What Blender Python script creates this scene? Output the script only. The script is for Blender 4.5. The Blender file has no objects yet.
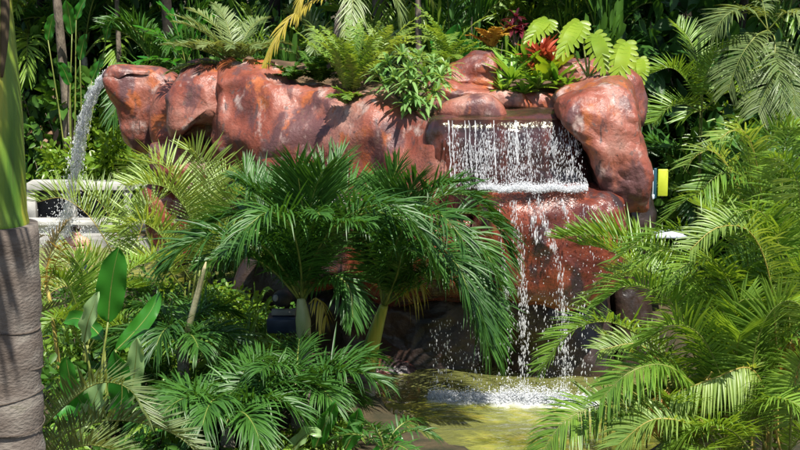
import bpy, math, random
import numpy as np
from mathutils import Vector, noise

# ------------------------------------------------------------------ camera, light
scene = bpy.context.scene
col = scene.collection
CAM_H = 7.0
PITCH = math.radians(9.65)
FPX = 1500.0
cam_d = bpy.data.cameras.new('camera')
cam = bpy.data.objects.new('camera', cam_d)
col.objects.link(cam)
cam.location = (0, 0, CAM_H)
cam.rotation_euler = (math.pi / 2 - PITCH, 0, 0)
cam_d.sensor_width = 36.0
cam_d.lens = 36.0 * FPX / 800.0
cam_d.clip_start = 0.1
cam_d.clip_end = 3000
scene.camera = cam
scene.render.resolution_x = 1024
scene.render.resolution_y = 576

SUN = Vector((0.22, -0.45, 0.86)).normalized()      # towards the sun
world = bpy.data.worlds.new('World')
scene.world = world
world.use_nodes = True
wn = world.node_tree.nodes
bgn = wn['Background']
sky = wn.new('ShaderNodeTexSky')
sky.sky_type = 'NISHITA'
sky.sun_disc = False
sky.sun_elevation = math.asin(SUN.z)
sky.sun_rotation = math.atan2(SUN.x, SUN.y)
world.node_tree.links.new(sky.outputs[0], bgn.inputs['Color'])
bgn.inputs['Strength'].default_value = 0.08
sd = bpy.data.lights.new('sun', 'SUN')
sd.energy = 5.0
sd.angle = math.radians(0.5)
sd.color = (1.0, 0.95, 0.86)
so = bpy.data.objects.new('sun', sd)
col.objects.link(so)
so.rotation_euler = SUN.to_track_quat('Z', 'Y').to_euler()
so.location = (-20, -20, 40)
vs = scene.view_settings
vs.view_transform = 'Standard'
vs.look = 'None'
vs.gamma = 1.0
vs.use_curve_mapping = False
vs.exposure = 0.85
if scene.render.engine == 'CYCLES':
    scene.cycles.max_bounces = 6
    scene.cycles.transparent_max_bounces = 12

rng = np.random.default_rng(7)
random.seed(7)
A = np.array

# ------------------------------------------------------------------ helpers
CP, SP = math.cos(PITCH), math.sin(PITCH)

def pix(px, py, D):
    """world point at depth D (metres along +Y) that a survey sight through (px, py) meets"""
    u = (px - 400.0) / FPX
    v = -(py - 225.0) / FPX
    dy = CP + v * SP
    dz = -SP + v * CP
    return A([u / dy * D, D, CAM_H + dz / dy * D])

def tag(o, label=None, cat=None, group=None, kind=None):
    if label: o['label'] = label
    if cat: o['category'] = cat
    if group: o['group'] = group
    if kind: o['kind'] = kind
    return o

def empty(name, loc, label, cat, group=None):
    o = bpy.data.objects.new(name, None)
    col.objects.link(o)
    o.location = loc
    o.empty_display_size = 0.1
    return tag(o, label, cat, group)

def mesh_np(name, V, F, var=None, smooth=True):
    """V (n,3); F list of arrays (m,k)"""
    me = bpy.data.meshes.new(name)
    V = np.asarray(V, dtype=np.float32)
    if not isinstance(F, list): F = [F]
    F = [np.asarray(f, dtype=np.int32) for f in F if len(f)]
    loops = np.concatenate([f.ravel() for f in F])
    sizes = np.concatenate([np.full(len(f), f.shape[1], np.int32) for f in F])
    starts = np.concatenate([[0], np.cumsum(sizes)[:-1]]).astype(np.int32)
    me.vertices.add(len(V)); me.vertices.foreach_set('co', V.ravel())
    me.loops.add(len(loops)); me.loops.foreach_set('vertex_index', loops)
    me.polygons.add(len(sizes)); me.polygons.foreach_set('loop_start', starts)
    me.polygons.foreach_set('loop_total', sizes)
    if smooth: me.polygons.foreach_set('use_smooth', np.ones(len(sizes), bool))
    if var is not None:
        a = me.attributes.new('var', 'FLOAT', 'POINT')
        a.data.foreach_set('value', np.asarray(var, np.float32))
    me.update(calc_edges=True)
    return me

def obj(name, me, mat, parent=None, loc=None):
    o = bpy.data.objects.new(name, me)
    col.objects.link(o)
    if mat is not None and len(me.materials) == 0: me.materials.append(mat)
    if parent is not None: o.parent = parent
    if loc is not None: o.location = loc
    return o

def copy_tree(o, parent=None):
    c = o.copy(); col.objects.link(c); c.parent = parent
    for ch in o.children: copy_tree(ch, c)
    return c

def nrm(v):
    v = np.asarray(v, float)
    return v / np.maximum(np.linalg.norm(v, axis=-1, keepdims=True), 1e-9)

def catmull(pts, n):
    P = np.asarray(pts, float)
    if len(P) == 2:
        t = np.linspace(0, 1, n)[:, None]
        return P[0] * (1 - t) + P[1] * t
    P = np.vstack([2 * P[0] - P[1], P, 2 * P[-1] - P[-2]])
    out = []
    m = len(P) - 3
    ts = np.linspace(0, m - 1e-6, n)
    for t in ts:
        i = int(t); f = t - i
        a, b, c, d = P[i:i + 4]
        out.append(0.5 * (2 * b + (c - a) * f + (2 * a - 5 * b + 4 * c - d) * f * f + (3 * b - a - 3 * c + d) * f ** 3))
    return resample(np.array(out), n)

def resample(P, n):
    s = np.concatenate([[0], np.cumsum(np.linalg.norm(np.diff(P, axis=0), axis=1))])
    t = np.linspace(0, s[-1], n)
    return np.stack([np.interp(t, s, P[:, k]) for k in range(3)], 1)

def tube(path, rad, sides=6, cap=True):
    P = np.asarray(path, float); n = len(P)
    rad = np.broadcast_to(np.asarray(rad, float), (n,))
    T = nrm(np.gradient(P, axis=0))
    ref = A([0, 1.0, 0.1]) if abs(T[:, 2]).mean() > 0.6 else A([0, 0, 1.0])
    S = nrm(np.cross(T, ref)); U = np.cross(S, T)
    a = np.linspace(0, 2 * np.pi, sides, endpoint=False)
    V = P[:, None] + rad[:, None, None] * (np.cos(a)[None, :, None] * S[:, None] + np.sin(a)[None, :, None] * U[:, None])
    V = V.reshape(-1, 3)
    i = np.arange(n - 1)[:, None] * sides; j = np.arange(sides)[None]
    j2 = (j + 1) % sides
    F = np.stack([i + j, i + j2, i + sides + j2, i + sides + j], -1).reshape(-1, 4)
    fs = [F]
    if cap:
        fs.append(A([list(range(sides))[::-1]])); fs.append(A([[(n - 1) * sides + k for k in range(sides)]]))
    return V, fs

PROF = {
    'blade': ([0, .12, .35, .7, .9, 1], [.35, .75, 1, .72, .32, .02]),
    'leaf':  ([0, .15, .4, .65, .88, 1], [.08, .62, 1, .85, .38, .02]),
    'strap': ([0, .12, .5, .8, .93, 1], [.7, .9, 1, .8, .45, .03]),
    'blunt': ([0, .12, .5, .8, .93, 1], [.4, .8, 1, .95, .8, .35]),
}

def blades(base, d, nn, ln, wd, droop, K=4, prof='blade', fold=0.25, jit=0.5, curl=0.0):
    """many tapering, folded leaves in one go -> V, F, var"""
    N = len(base)
    ln = np.broadcast_to(ln, (N,)).astype(float); wd = np.broadcast_to(wd, (N,)).astype(float)
    droop = np.broadcast_to(droop, (N,)).astype(float)
    d = nrm(d); nn = nrm(nn - (nn * d).sum(1, keepdims=True) * d)
    W = np.cross(d, nn)
    s = np.linspace(0, 1, K + 1)
    w = np.interp(s, *PROF[prof])
    c = base[:, None] + d[:, None] * (s * 1.0)[None, :, None] * ln[:, None, None]
    g = (s ** 2)[None, :] * (droop * ln)[:, None]
    c[:, :, 2] -= g
    c -= d[:, None] * (0.30 * np.abs(droop)[:, None] * (s ** 2)[None] * ln[:, None])[:, :, None]
    hw = (w[None] * wd[:, None] * 0.5)[:, :, None]
    mid = c - nn[:, None] * hw * fold * 1.6
    L = c - W[:, None] * hw; R = c + W[:, None] * hw
    V = np.stack([L, mid, R], 2).reshape(-1, 3)
    per = 3 * (K + 1)
    k = np.arange(K) * 3
    q = np.concatenate([np.stack([k, k + 1, k + 4, k + 3], 1), np.stack([k + 1, k + 2, k + 5, k + 4], 1)])
    F = (np.arange(N)[:, None, None] * per + q[None]).reshape(-1, 4)
    var = np.repeat(rng.random(N), per) * jit + (1 - jit) * 0.5
    return V, F, var

def merge(parts):
    Vs, Fs, vs_, off = [], [], [], 0
    for V, F, v in parts:
        Vs.append(V); Fs.append(F + off); vs_.append(v); off += len(V)
    return np.concatenate(Vs), np.concatenate(Fs), np.concatenate(vs_)

# ------------------------------------------------------------------ materials
def new_mat(name):
    m = bpy.data.materials.new(name); m.use_nodes = True
    nt = m.node_tree; nt.nodes.clear()
    return m, nt, nt.nodes, nt.links

def ramp(nt, fac, stops):
    r = nt.nodes.new('ShaderNodeValToRGB')
    el = r.color_ramp.elements
    while len(el) < len(stops): el.new(0.5)
    for e, (p, c) in zip(el, stops):
        e.position = p; e.color = (*c, 1)
    nt.links.new(fac, r.inputs[0])
    return r.outputs[0]

def leaf_mat(name, dark, lite, trans=0.32, rough=0.38, odd=None, scale=3.0, spec=0.5, tcol=None):
    m, nt, N, L = new_mat(name)
    at = N.new('ShaderNodeAttribute'); at.attribute_name = 'var'
    oi = N.new('ShaderNodeObjectInfo')
    tc = N.new('ShaderNodeTexCoord')
    nz = N.new('ShaderNodeTexNoise'); nz.inputs['Scale'].default_value = scale; nz.inputs['Detail'].default_value = 4
    L.new(tc.outputs['Object'], nz.inputs['Vector'])
    a = N.new('ShaderNodeMath'); a.operation = 'MULTIPLY_ADD'; a.inputs[1].default_value = 0.55
    L.new(at.outputs['Fac'], a.inputs[0])
    b = N.new('ShaderNodeMath'); b.operation = 'MULTIPLY_ADD'; b.inputs[1].default_value = 0.7; b.inputs[2].default_value = -0.16
    L.new(nz.outputs['Fac'], b.inputs[0]); L.new(b.outputs[0], a.inputs[2])
    c = N.new('ShaderNodeMath'); c.operation = 'MULTIPLY_ADD'; c.inputs[1].default_value = 0.3; c.inputs[2].default_value = -0.12
    L.new(oi.outputs['Random'], c.inputs[0])
    d = N.new('ShaderNodeMath'); d.operation = 'ADD'; d.use_clamp = True
    L.new(a.outputs[0], d.inputs[0]); L.new(c.outputs[0], d.inputs[1])
    stops = [(0.1, dark), (0.75, lite)]
    if odd: stops += [(0.9, lite), (0.97, odd)]
    colo = ramp(nt, d.outputs[0], stops)
    p = N.new('ShaderNodeBsdfPrincipled')
    L.new(colo, p.inputs['Base Color'])
    p.inputs['Roughness'].default_value = rough
    p.inputs['Specular IOR Level'].default_value = spec
    tr = N.new('ShaderNodeBsdfTranslucent')
    hs = N.new('ShaderNodeMix'); hs.data_type = 'RGBA'; hs.blend_type = 'MULTIPLY'; hs.inputs[0].default_value = 1.0
    tt = tcol or (2.3, 1.9, 0.75)
    hs.inputs[7].default_value = (*tt, 1)
    L.new(colo, hs.inputs[6]); L.new(hs.outputs[2], tr.inputs['Color'])
    mx = N.new('ShaderNodeMixShader'); mx.inputs[0].default_value = trans
    L.new(p.outputs[0], mx.inputs[1]); L.new(tr.outputs[0], mx.inputs[2])
    o = N.new('ShaderNodeOutputMaterial'); L.new(mx.outputs[0], o.inputs[0])
    return m

def solid_mat(name, c1, c2, rough=0.7, scale=4.0, bump=0.3, bscale=20.0, stretch=(1, 1, 1), spec=0.4, stops=None):
    m, nt, N, L = new_mat(name)
    tc = N.new('ShaderNodeTexCoord')
    mp = N.new('ShaderNodeMapping'); mp.inputs['Scale'].default_value = stretch
    L.new(tc.outputs['Object'], mp.inputs['Vector'])
    nz = N.new('ShaderNodeTexNoise'); nz.inputs['Scale'].default_value = scale; nz.inputs['Detail'].default_value = 6
    L.new(mp.outputs[0], nz.inputs['Vector'])
    colo = ramp(nt, nz.outputs['Fac'], stops or [(0.32, c1), (0.68, c2)])
    p = N.new('ShaderNodeBsdfPrincipled')
    L.new(colo, p.inputs['Base Color']); p.inputs['Roughness'].default_value = rough
    p.inputs['Specular IOR Level'].default_value = spec
    n2 = N.new('ShaderNodeTexNoise'); n2.inputs['Scale'].default_value = bscale; n2.inputs['Detail'].default_value = 5
    L.new(mp.outputs[0], n2.inputs['Vector'])
    bp = N.new('ShaderNodeBump'); bp.inputs['Strength'].default_value = bump; bp.inputs['Distance'].default_value = 0.05
    L.new(n2.outputs['Fac'], bp.inputs['Height']); L.new(bp.outputs[0], p.inputs['Normal'])
    o = N.new('ShaderNodeOutputMaterial'); L.new(p.outputs[0], o.inputs[0])
    return m

def rock_mat(name, wet=False):
    m, nt, N, L = new_mat(name)
    tc = N.new('ShaderNodeTexCoord')
    wp = N.new('ShaderNodeTexNoise'); wp.inputs['Scale'].default_value = 0.8; wp.inputs['Detail'].default_value = 3
    L.new(tc.outputs['Object'], wp.inputs['Vector'])
    wa = N.new('ShaderNodeMix'); wa.data_type = 'VECTOR'; wa.inputs[0].default_value = 0.22
    L.new(tc.outputs['Object'], wa.inputs[4]); L.new(wp.outputs['Color'], wa.inputs[5])
    def nz(scale, det=5, rough=0.6, st=(1, 1, 1)):
        mp = N.new('ShaderNodeMapping'); mp.inputs['Scale'].default_value = st
        L.new(wa.outputs[1], mp.inputs['Vector'])
        n = N.new('ShaderNodeTexNoise'); n.inputs['Scale'].default_value = scale
        n.inputs['Detail'].default_value = det; n.inputs['Roughness'].default_value = rough
        L.new(mp.outputs[0], n.inputs['Vector']); return n.outputs['Fac']
    def mix(fac, a, b, mode='MIX'):
        x = N.new('ShaderNodeMix'); x.data_type = 'RGBA'; x.blend_type = mode
        if isinstance(fac, float): x.inputs[0].default_value = fac
        else: L.new(fac, x.inputs[0])
        for s, v in ((6, a), (7, b)):
            if isinstance(v, tuple): x.inputs[s].default_value = (*v, 1)
            else: L.new(v, x.inputs[s])
        return x.outputs[2]
    def step(f, lo, hi):
        r = N.new('ShaderNodeMapRange'); r.inputs[1].default_value = lo; r.inputs[2].default_value = hi
        r.interpolation_type = 'SMOOTHSTEP'; L.new(f, r.inputs[0]); return r.outputs[0]
    if wet:
        base = ramp(nt, nz(1.6), [(0.3, (0.05, 0.016, 0.014)), (0.44, (0.12, 0.028, 0.018)), (0.56, (0.24, 0.055, 0.026)), (0.70, (0.26, 0.09, 0.05))])
        c = mix(step(nz(2.2, st=(1, 1, .45)), .48, .6), base, (0.04, 0.026, 0.028))
        c = mix(step(nz(9, st=(1, 1, .3)), .63, .72), c, (0.34, 0.22, 0.2))
    else:
        base = ramp(nt, nz(1.0), [(0.30, (0.15, 0.042, 0.03)), (0.43, (0.26, 0.07, 0.042)), (0.54, (0.32, 0.115, 0.08)), (0.66, (0.38, 0.20, 0.155))])
        c = mix(step(nz(1.5, st=(1.2, 1, .6)), .50, .60), base, (0.13, 0.058, 0.056))       # purplish wash
        c = mix(step(nz(2.1, st=(1, 1, .7)), .55, .64), c, (0.40, 0.115, 0.04))            # orange rust
        c = mix(step(nz(2.7, st=(1.2, 1, .8)), .55, .68), c, (0.46, 0.33, 0.29))          # pale efflorescence
        c = mix(step(nz(4.5, st=(2.0, 1, .35)), .60, .68), c, (0.10, 0.055, 0.05))         # dark drips
        c = mix(step(nz(8.5, st=(1, 1, .8)), .60, .66), c, (0.16, 0.085, 0.07))            # small scuffs
    fine = nz(22, 6, .7)
    c = mix(step(fine, .3, .7), mix(0.28, c, (0.02, 0.01, 0.01)), c)
    p = N.new('ShaderNodeBsdfPrincipled'); L.new(c, p.inputs['Base Color'])
    rr = N.new('ShaderNodeMapRange'); L.new(nz(4), rr.inputs[0])
    rr.inputs[1].default_value = .3; rr.inputs[2].default_value = .7
    rr.inputs[3].default_value = .12 if wet else .26; rr.inputs[4].default_value = .35 if wet else .55
    L.new(rr.outputs[0], p.inputs['Roughness'])
    p.inputs['Specular IOR Level'].default_value = 0.6 if wet else 0.42
    ad = N.new('ShaderNodeMath'); ad.operation = 'MULTIPLY_ADD'; ad.inputs[1].default_value = .25
    L.new(fine, ad.inputs[0]); L.new(nz(5.5, 5, .6), ad.inputs[2])
    bp = N.new('ShaderNodeBump'); bp.inputs['Strength'].default_value = 0.32; bp.inputs['Distance'].default_value = 0.10
    L.new(ad.outputs[0], bp.inputs['Height']); L.new(bp.outputs[0], p.inputs['Normal'])
    o = N.new('ShaderNodeOutputMaterial'); L.new(p.outputs[0], o.inputs[0])
    return m

def water_mat(name, tint, body, bodyfac, rough=0.03, bscale=3.0, bstr=0.25, ior=1.33):
    m, nt, N, L = new_mat(name)
    tc = N.new('ShaderNodeTexCoord')
    mp = N.new('ShaderNodeMapping'); mp.inputs['Scale'].default_value = (0.7, 1.0, 1)
    L.new(tc.outputs['Object'], mp.inputs['Vector'])
    h = None
    bp = N.new('ShaderNodeBump'); bp.inputs['Strength'].default_value = bstr; bp.inputs['Distance'].default_value = 0.1
    n1 = N.new('ShaderNodeTexNoise'); n1.inputs['Scale'].default_value = bscale; n1.inputs['Detail'].default_value = 4; n1.inputs['Distortion'].default_value = 0.8
    L.new(mp.outputs[0], n1.inputs['Vector']); L.new(n1.outputs['Fac'], bp.inputs['Height'])
    tr = N.new('ShaderNodeBsdfTransparent'); tr.inputs[0].default_value = (*tint, 1)
    df = N.new('ShaderNodeBsdfDiffuse'); df.inputs[0].default_value = (*body, 1); L.new(bp.outputs[0], df.inputs['Normal'])
    m1 = N.new('ShaderNodeMixShader'); m1.inputs[0].default_value = bodyfac
    L.new(tr.outputs[0], m1.inputs[1]); L.new(df.outputs[0], m1.inputs[2])
    gl = N.new('ShaderNodeBsdfGlossy'); gl.inputs['Roughness'].default_value = rough; L.new(bp.outputs[0], gl.inputs['Normal'])
    fr = N.new('ShaderNodeFresnel'); fr.inputs[0].default_value = ior; L.new(bp.outputs[0], fr.inputs['Normal'])
    m2 = N.new('ShaderNodeMixShader'); L.new(fr.outputs[0], m2.inputs[0])
    L.new(m1.outputs[0], m2.inputs[1]); L.new(gl.outputs[0], m2.inputs[2])
    o = N.new('ShaderNodeOutputMaterial'); L.new(m2.outputs[0], o.inputs[0])
    return m

def foam_mat(name, alpha=0.85):
    m, nt, N, L = new_mat(name)
    p = N.new('ShaderNodeBsdfPrincipled'); p.inputs['Base Color'].default_value = (.86, .88, .9, 1)
    p.inputs['Roughness'].default_value = 0.12; p.inputs['Specular IOR Level'].default_value = 0.8
    tl = N.new('ShaderNodeBsdfTranslucent'); tl.inputs[0].default_value = (.9, .92, .95, 1)
    a = N.new('ShaderNodeMixShader'); a.inputs[0].default_value = .35
    L.new(p.outputs[0], a.inputs[1]); L.new(tl.outputs[0], a.inputs[2])
    tr = N.new('ShaderNodeBsdfTransparent')
    b = N.new('ShaderNodeMixShader'); b.inputs[0].default_value = alpha
    L.new(tr.outputs[0], b.inputs[1]); L.new(a.outputs[0], b.inputs[2])
    o = N.new('ShaderNodeOutputMaterial'); L.new(b.outputs[0], o.inputs[0])
    return m

M = dict(
    royaltrunk=solid_mat('royal_trunk_bark', (0.08, 0.06, 0.05), (0.2, 0.17, 0.14), .9, 2.6, .35, 30, (1, 1, 2.0),
                         stops=[(.28, (0.05, 0.036, 0.028)), (.42, (0.105, 0.082, 0.066)), (.55, (0.15, 0.125, 0.105)), (.66, (0.22, 0.195, 0.165)), (.74, (0.12, 0.115, 0.07))]),
    scar=solid_mat('leaf_scar', (0.05, 0.038, 0.03), (0.12, 0.095, 0.075), .95, 6, .5, 30),
    ivory=solid_mat('ivory_stalk', (0.50, 0.42, 0.22), (0.68, 0.60, 0.38), .5, 6, .1, 20),
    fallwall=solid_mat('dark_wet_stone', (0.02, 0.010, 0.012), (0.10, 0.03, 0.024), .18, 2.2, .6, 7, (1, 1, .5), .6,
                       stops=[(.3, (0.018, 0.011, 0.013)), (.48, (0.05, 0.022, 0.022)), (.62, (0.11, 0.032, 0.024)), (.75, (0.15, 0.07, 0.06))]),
    cave=solid_mat('shade_black_stone', (0.010, 0.009, 0.008), (0.045, 0.026, 0.02), .35, 2.5, .5, 9),  # near-black base paints in the shade under the overhang
    rock=rock_mat('painted_rock'), wet=rock_mat('wet_rock', True),
    soil=solid_mat('soil', (0.05, 0.03, 0.016), (0.15, 0.095, 0.05), 0.95, 3, 0.8, 25),
    ground=solid_mat('ground_litter', (0.02, 0.022, 0.008), (0.085, 0.06, 0.028), 0.95, 2.2, 0.9, 14),
    bed=solid_mat('pool_bed', (0.08, 0.09, 0.03), (0.50, 0.42, 0.14), 0.9, 3.2, 0.5, 8, stops=[(.34, (0.09, 0.10, 0.03)), (.46, (0.26, 0.26, 0.07)), (.58, (0.42, 0.37, 0.12)), (.68, (0.56, 0.44, 0.17))]),
    adonidia=leaf_mat('adonidia_leaf', (0.013, 0.058, 0.012), (0.060, 0.165, 0.022), .26, .44),
    areca=leaf_mat('areca_leaf', (0.065, 0.165, 0.022), (0.21, 0.34, 0.045), .34, .36),
    areca_l=leaf_mat('areca_leaf_light', (0.11, 0.21, 0.04), (0.28, 0.38, 0.09), .36, .38),
    shade=leaf_mat('date_palm_leaf', (0.06, 0.11, 0.035), (0.17, 0.22, 0.075), .25, .42),
    rachis=solid_mat('rachis', (0.10, 0.15, 0.03), (0.24, 0.26, 0.06), .45, 3, .1, 20),
    rachis_y=solid_mat('rachis_yellow', (0.28, 0.22, 0.05), (0.42, 0.33, 0.08), .45, 3, .1, 20),
    dry=leaf_mat('dry_frond', (0.30, 0.20, 0.10), (0.58, 0.48, 0.29), .25, .6, tcol=(1.2, 1.1, .8)),
    orange=leaf_mat('orange_frond', (0.36, 0.16, 0.02), (0.50, 0.32, 0.05), .3, .5, tcol=(1.2, 1.1, .7)),
    yellow=leaf_mat('yellow_frond', (0.30, 0.26, 0.035), (0.52, 0.42, 0.07), .35, .45, tcol=(1.2, 1.2, .7)),
    banana=leaf_mat('banana_leaf', (0.018, 0.12, 0.014), (0.045, 0.21, 0.022), .35, .28, scale=1.5),
    pale=leaf_mat('pale_leaf', (0.16, 0.30, 0.10), (0.28, 0.42, 0.18), .3, .3, scale=1.5),
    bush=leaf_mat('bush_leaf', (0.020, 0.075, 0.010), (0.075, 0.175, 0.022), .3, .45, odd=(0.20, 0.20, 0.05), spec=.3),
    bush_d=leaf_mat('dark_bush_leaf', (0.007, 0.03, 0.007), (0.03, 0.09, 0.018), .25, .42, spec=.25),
    bush_l=leaf_mat('lime_bush_leaf', (0.06, 0.16, 0.012), (0.20, 0.30, 0.03), .35, .35, odd=(0.38, 0.36, 0.05)),
    litter=leaf_mat('brown_leaf', (0.10, 0.045, 0.02), (0.34, 0.20, 0.11), .2, .6, tcol=(1.2, 1.0, .7)),
    cycad=leaf_mat('cycad_leaf', (0.07, 0.13, 0.035), (0.21, 0.27, 0.10), .25, .4),
    fern=leaf_mat('fern_leaf', (0.07, 0.17, 0.02), (0.20, 0.31, 0.05), .35, .45),
    drac=leaf_mat('dracaena_leaf', (0.06, 0.19, 0.04), (0.24, 0.38, 0.13), .3, .33),
    brom=leaf_mat('bromeliad_leaf', (0.07, 0.22, 0.02), (0.22, 0.38, 0.06), .3, .36),
    red=leaf_mat('red_bromeliad', (0.34, 0.045, 0.025), (0.56, 0.15, 0.08), .3, .35, tcol=(1.3, 1, .8)),
    maroon=leaf_mat('cordyline_leaf', (0.045, 0.008, 0.014), (0.15, 0.02, 0.035), .25, .3, tcol=(1.8, .8, .8)),
    monstera=leaf_mat('monstera_leaf', (0.12, 0.24, 0.015), (0.27, 0.38, 0.03), .35, .35, scale=2),
    bark=solid_mat('bark', (0.07, 0.055, 0.04), (0.22, 0.18, 0.135), .9, 6, .9, 18, (1, 1, .35)),
    bark_d=solid_mat('dark_bark', (0.012, 0.010, 0.008), (0.04, 0.032, 0.022), .95, 5, .9, 14, (1, 1, .3)),
    palmtrunk=solid_mat('palm_trunk_bark', (0.10, 0.08, 0.06), (0.30, 0.26, 0.21), .9, 3.5, .45, 26, (1, 1, 1.6),
                        stops=[(.28, (0.06, 0.045, 0.035)), (.42, (0.16, 0.13, 0.105)), (.55, (0.23, 0.20, 0.165)), (.66, (0.34, 0.31, 0.26)), (.72, (0.17, 0.16, 0.10))]),
    shaft=solid_mat('crownshaft', (0.10, 0.17, 0.02), (0.30, 0.29, 0.03), .38, 2.6, .25, 14, (2.2, 2.2, .22),
                    stops=[(.26, (0.05, 0.05, 0.015)), (.36, (0.06, 0.14, 0.018)), (.48, (0.13, 0.22, 0.025)), (.58, (0.30, 0.31, 0.035)), (.70, (0.42, 0.34, 0.04))]),
    shaft2=solid_mat('small_crownshaft', (0.22, 0.28, 0.10), (0.40, 0.42, 0.22), .45, 5, .15, 12, (1, 1, .4)),
    sheath=solid_mat('dry_sheath', (0.05, 0.035, 0.02), (0.16, 0.11, 0.05), .8, 4, .5, 20, (1, 1, .3)),
    white=solid_mat('white_render', (0.24, 0.24, 0.22), (0.50, 0.49, 0.46), .8, 2.5, .1, 20),
    grey=solid_mat('grey_stone', (0.14, 0.14, 0.13), (0.30, 0.29, 0.27), .8, 3, .3, 20),
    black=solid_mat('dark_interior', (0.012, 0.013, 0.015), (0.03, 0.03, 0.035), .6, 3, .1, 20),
    navy=solid_mat('navy_paint', (0.012, 0.02, 0.045), (0.03, 0.045, 0.085), .4, 5, .05, 20),
    lime=solid_mat('lime_plastic', (0.42, 0.50, 0.03), (0.52, 0.58, 0.05), .4, 3, .05, 20),
    teal=solid_mat('navy_panel', (0.01, 0.05, 0.075), (0.02, 0.08, 0.11), .4, 3, .05, 20),
    pblue=solid_mat('pale_frame', (0.50, 0.58, 0.66), (0.62, 0.68, 0.74), .4, 3, .05, 20),
    skin=solid_mat('skin', (0.50, 0.26, 0.19), (0.62, 0.35, 0.27), .5, 6, .05, 30),
    hair=solid_mat('hair', (0.015, 0.01, 0.008), (0.05, 0.03, 0.02), .5, 20, .5, 60),
    short=solid_mat('swim_trunks', (0.015, 0.02, 0.05), (0.03, 0.04, 0.09), .7, 6, .1, 40),
    foam=foam_mat('foam', .85), drop=foam_mat('droplets', .5), sheet=foam_mat('water_film', .05), veil=foam_mat('stream_veil', .3), froth=foam_mat('froth', .32),
    pool=water_mat('pond_water', (0.84, 0.88, 0.50), (0.34, 0.36, 0.11), .36, bscale=5.5, bstr=.45),
    lip=water_mat('lip_water', (0.80, 0.82, 0.66), (0.20, 0.13, 0.06), .25, bscale=6),
)

# ------------------------------------------------------------------ ground, pond
def sst(a, b, x):
    t = np.clip((x - a) / (b - a), 0, 1); return t * t * (3 - 2 * t)

def ground_z(x, y):
    x = np.asarray(x, float); y = np.asarray(y, float)
    e1 = np.sqrt(((x - 2.2) / 2.72) ** 2 + ((y - 25.8) / 6.1) ** 2)
    e2 = np.sqrt(((x + 8.0) / 7.0) ** 2 + ((y - 34.8) / 3.4) ** 2)
    pond = 1 - sst(0.86, 1.05, np.minimum(e1, e2))
    land = 0.35 + 0.02 * np.clip(22 - y, 0, 20) + 0.16 * np.clip(y - 39, 0, 26) + 0.10 * np.clip(y - 29, 0, 14) * sst(2.5, 5.5, x)
    land = land + 0.05 * np.sin(x * 1.7 + y) + 0.04 * np.sin(y * 2.3 - x)
    return land * (1 - pond) + (-0.55) * pond

def gz(x, y): return float(ground_z(x, y))

def axis(lo, hi, step, far):
    core = np.arange(lo, hi + 1e-6, step)
    ext = []
    d = step; p = hi
    while p < far:
        d *= 1.5; p += d; ext.append(p)
    ext2 = []
    d = step; p = lo
    while p > -far:
        d *= 1.5; p -= d; ext2.append(p)
    return np.concatenate([ext2[::-1], core, ext])
xs = axis(-18, 16, 0.3, 800); ys = axis(4, 66, 0.3, 800)
X, Y = np.meshgrid(xs, ys)
Z = ground_z(X, Y)
nx, ny = len(xs), len(ys)
i = np.arange(ny - 1)[:, None] * nx + np.arange(nx - 1)[None]
F = np.stack([i, i + 1, i + nx + 1, i + nx], -1).reshape(-1, 4)
g = obj('ground', mesh_np('ground', np.stack([X, Y, Z], -1).reshape(-1, 3), F), M['ground'])
g.data.materials.append(M['bed'])
cz = Z.reshape(-1)[F].max(1)
g.data.polygons.foreach_set('material_index', (cz < 0.0).astype(np.int32))
tag(g, 'dark leaf-littered soil under the palms sinking into the olive pool bed', 'ground', kind='structure')

def sheet_grid(x0, x1, y0, y1, z, step, amp, seed=0):
    xs = np.arange(x0, x1 + 1e-6, step); ys = np.arange(y0, y1 + 1e-6, step)
    X, Y = np.meshgrid(xs, ys)
    Zw = z + amp * (np.sin(X * 5.1 + 2 * np.sin(Y * 1.7)) * np.sin(Y * 6.3 + X * 1.3) + .6 * np.sin(X * 11 + Y * 4 + np.sin(X * 3)))
    nx, ny = len(xs), len(ys)
    i = np.arange(ny - 1)[:, None] * nx + np.arange(nx - 1)[None]
    return np.stack([X, Y, Zw], -1).reshape(-1, 3), np.stack([i, i + 1, i + nx + 1, i + nx], -1).reshape(-1, 4)
V, F = sheet_grid(-16.5, 6.5, 19, 39.5, 0.0, 0.12, 0.008)
tag(obj('pond_water', mesh_np('pond_water', V, F), M['pool']), 'murky olive green pond water with small ripples below the waterfall', 'water', kind='structure')

# ------------------------------------------------------------------ rock formation
root = pix(520, 395, 25.0); root[2] = -0.5
rock = empty('rock_formation', root, 'big terracotta red moulded rock formation with overhanging ledge and spout arm', 'rock')

def fbm(p, s, o=4):
    return noise.fractal(Vector((p[0] * s, p[1] * s, p[2] * s)), 1.0, 2.1, o)

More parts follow.
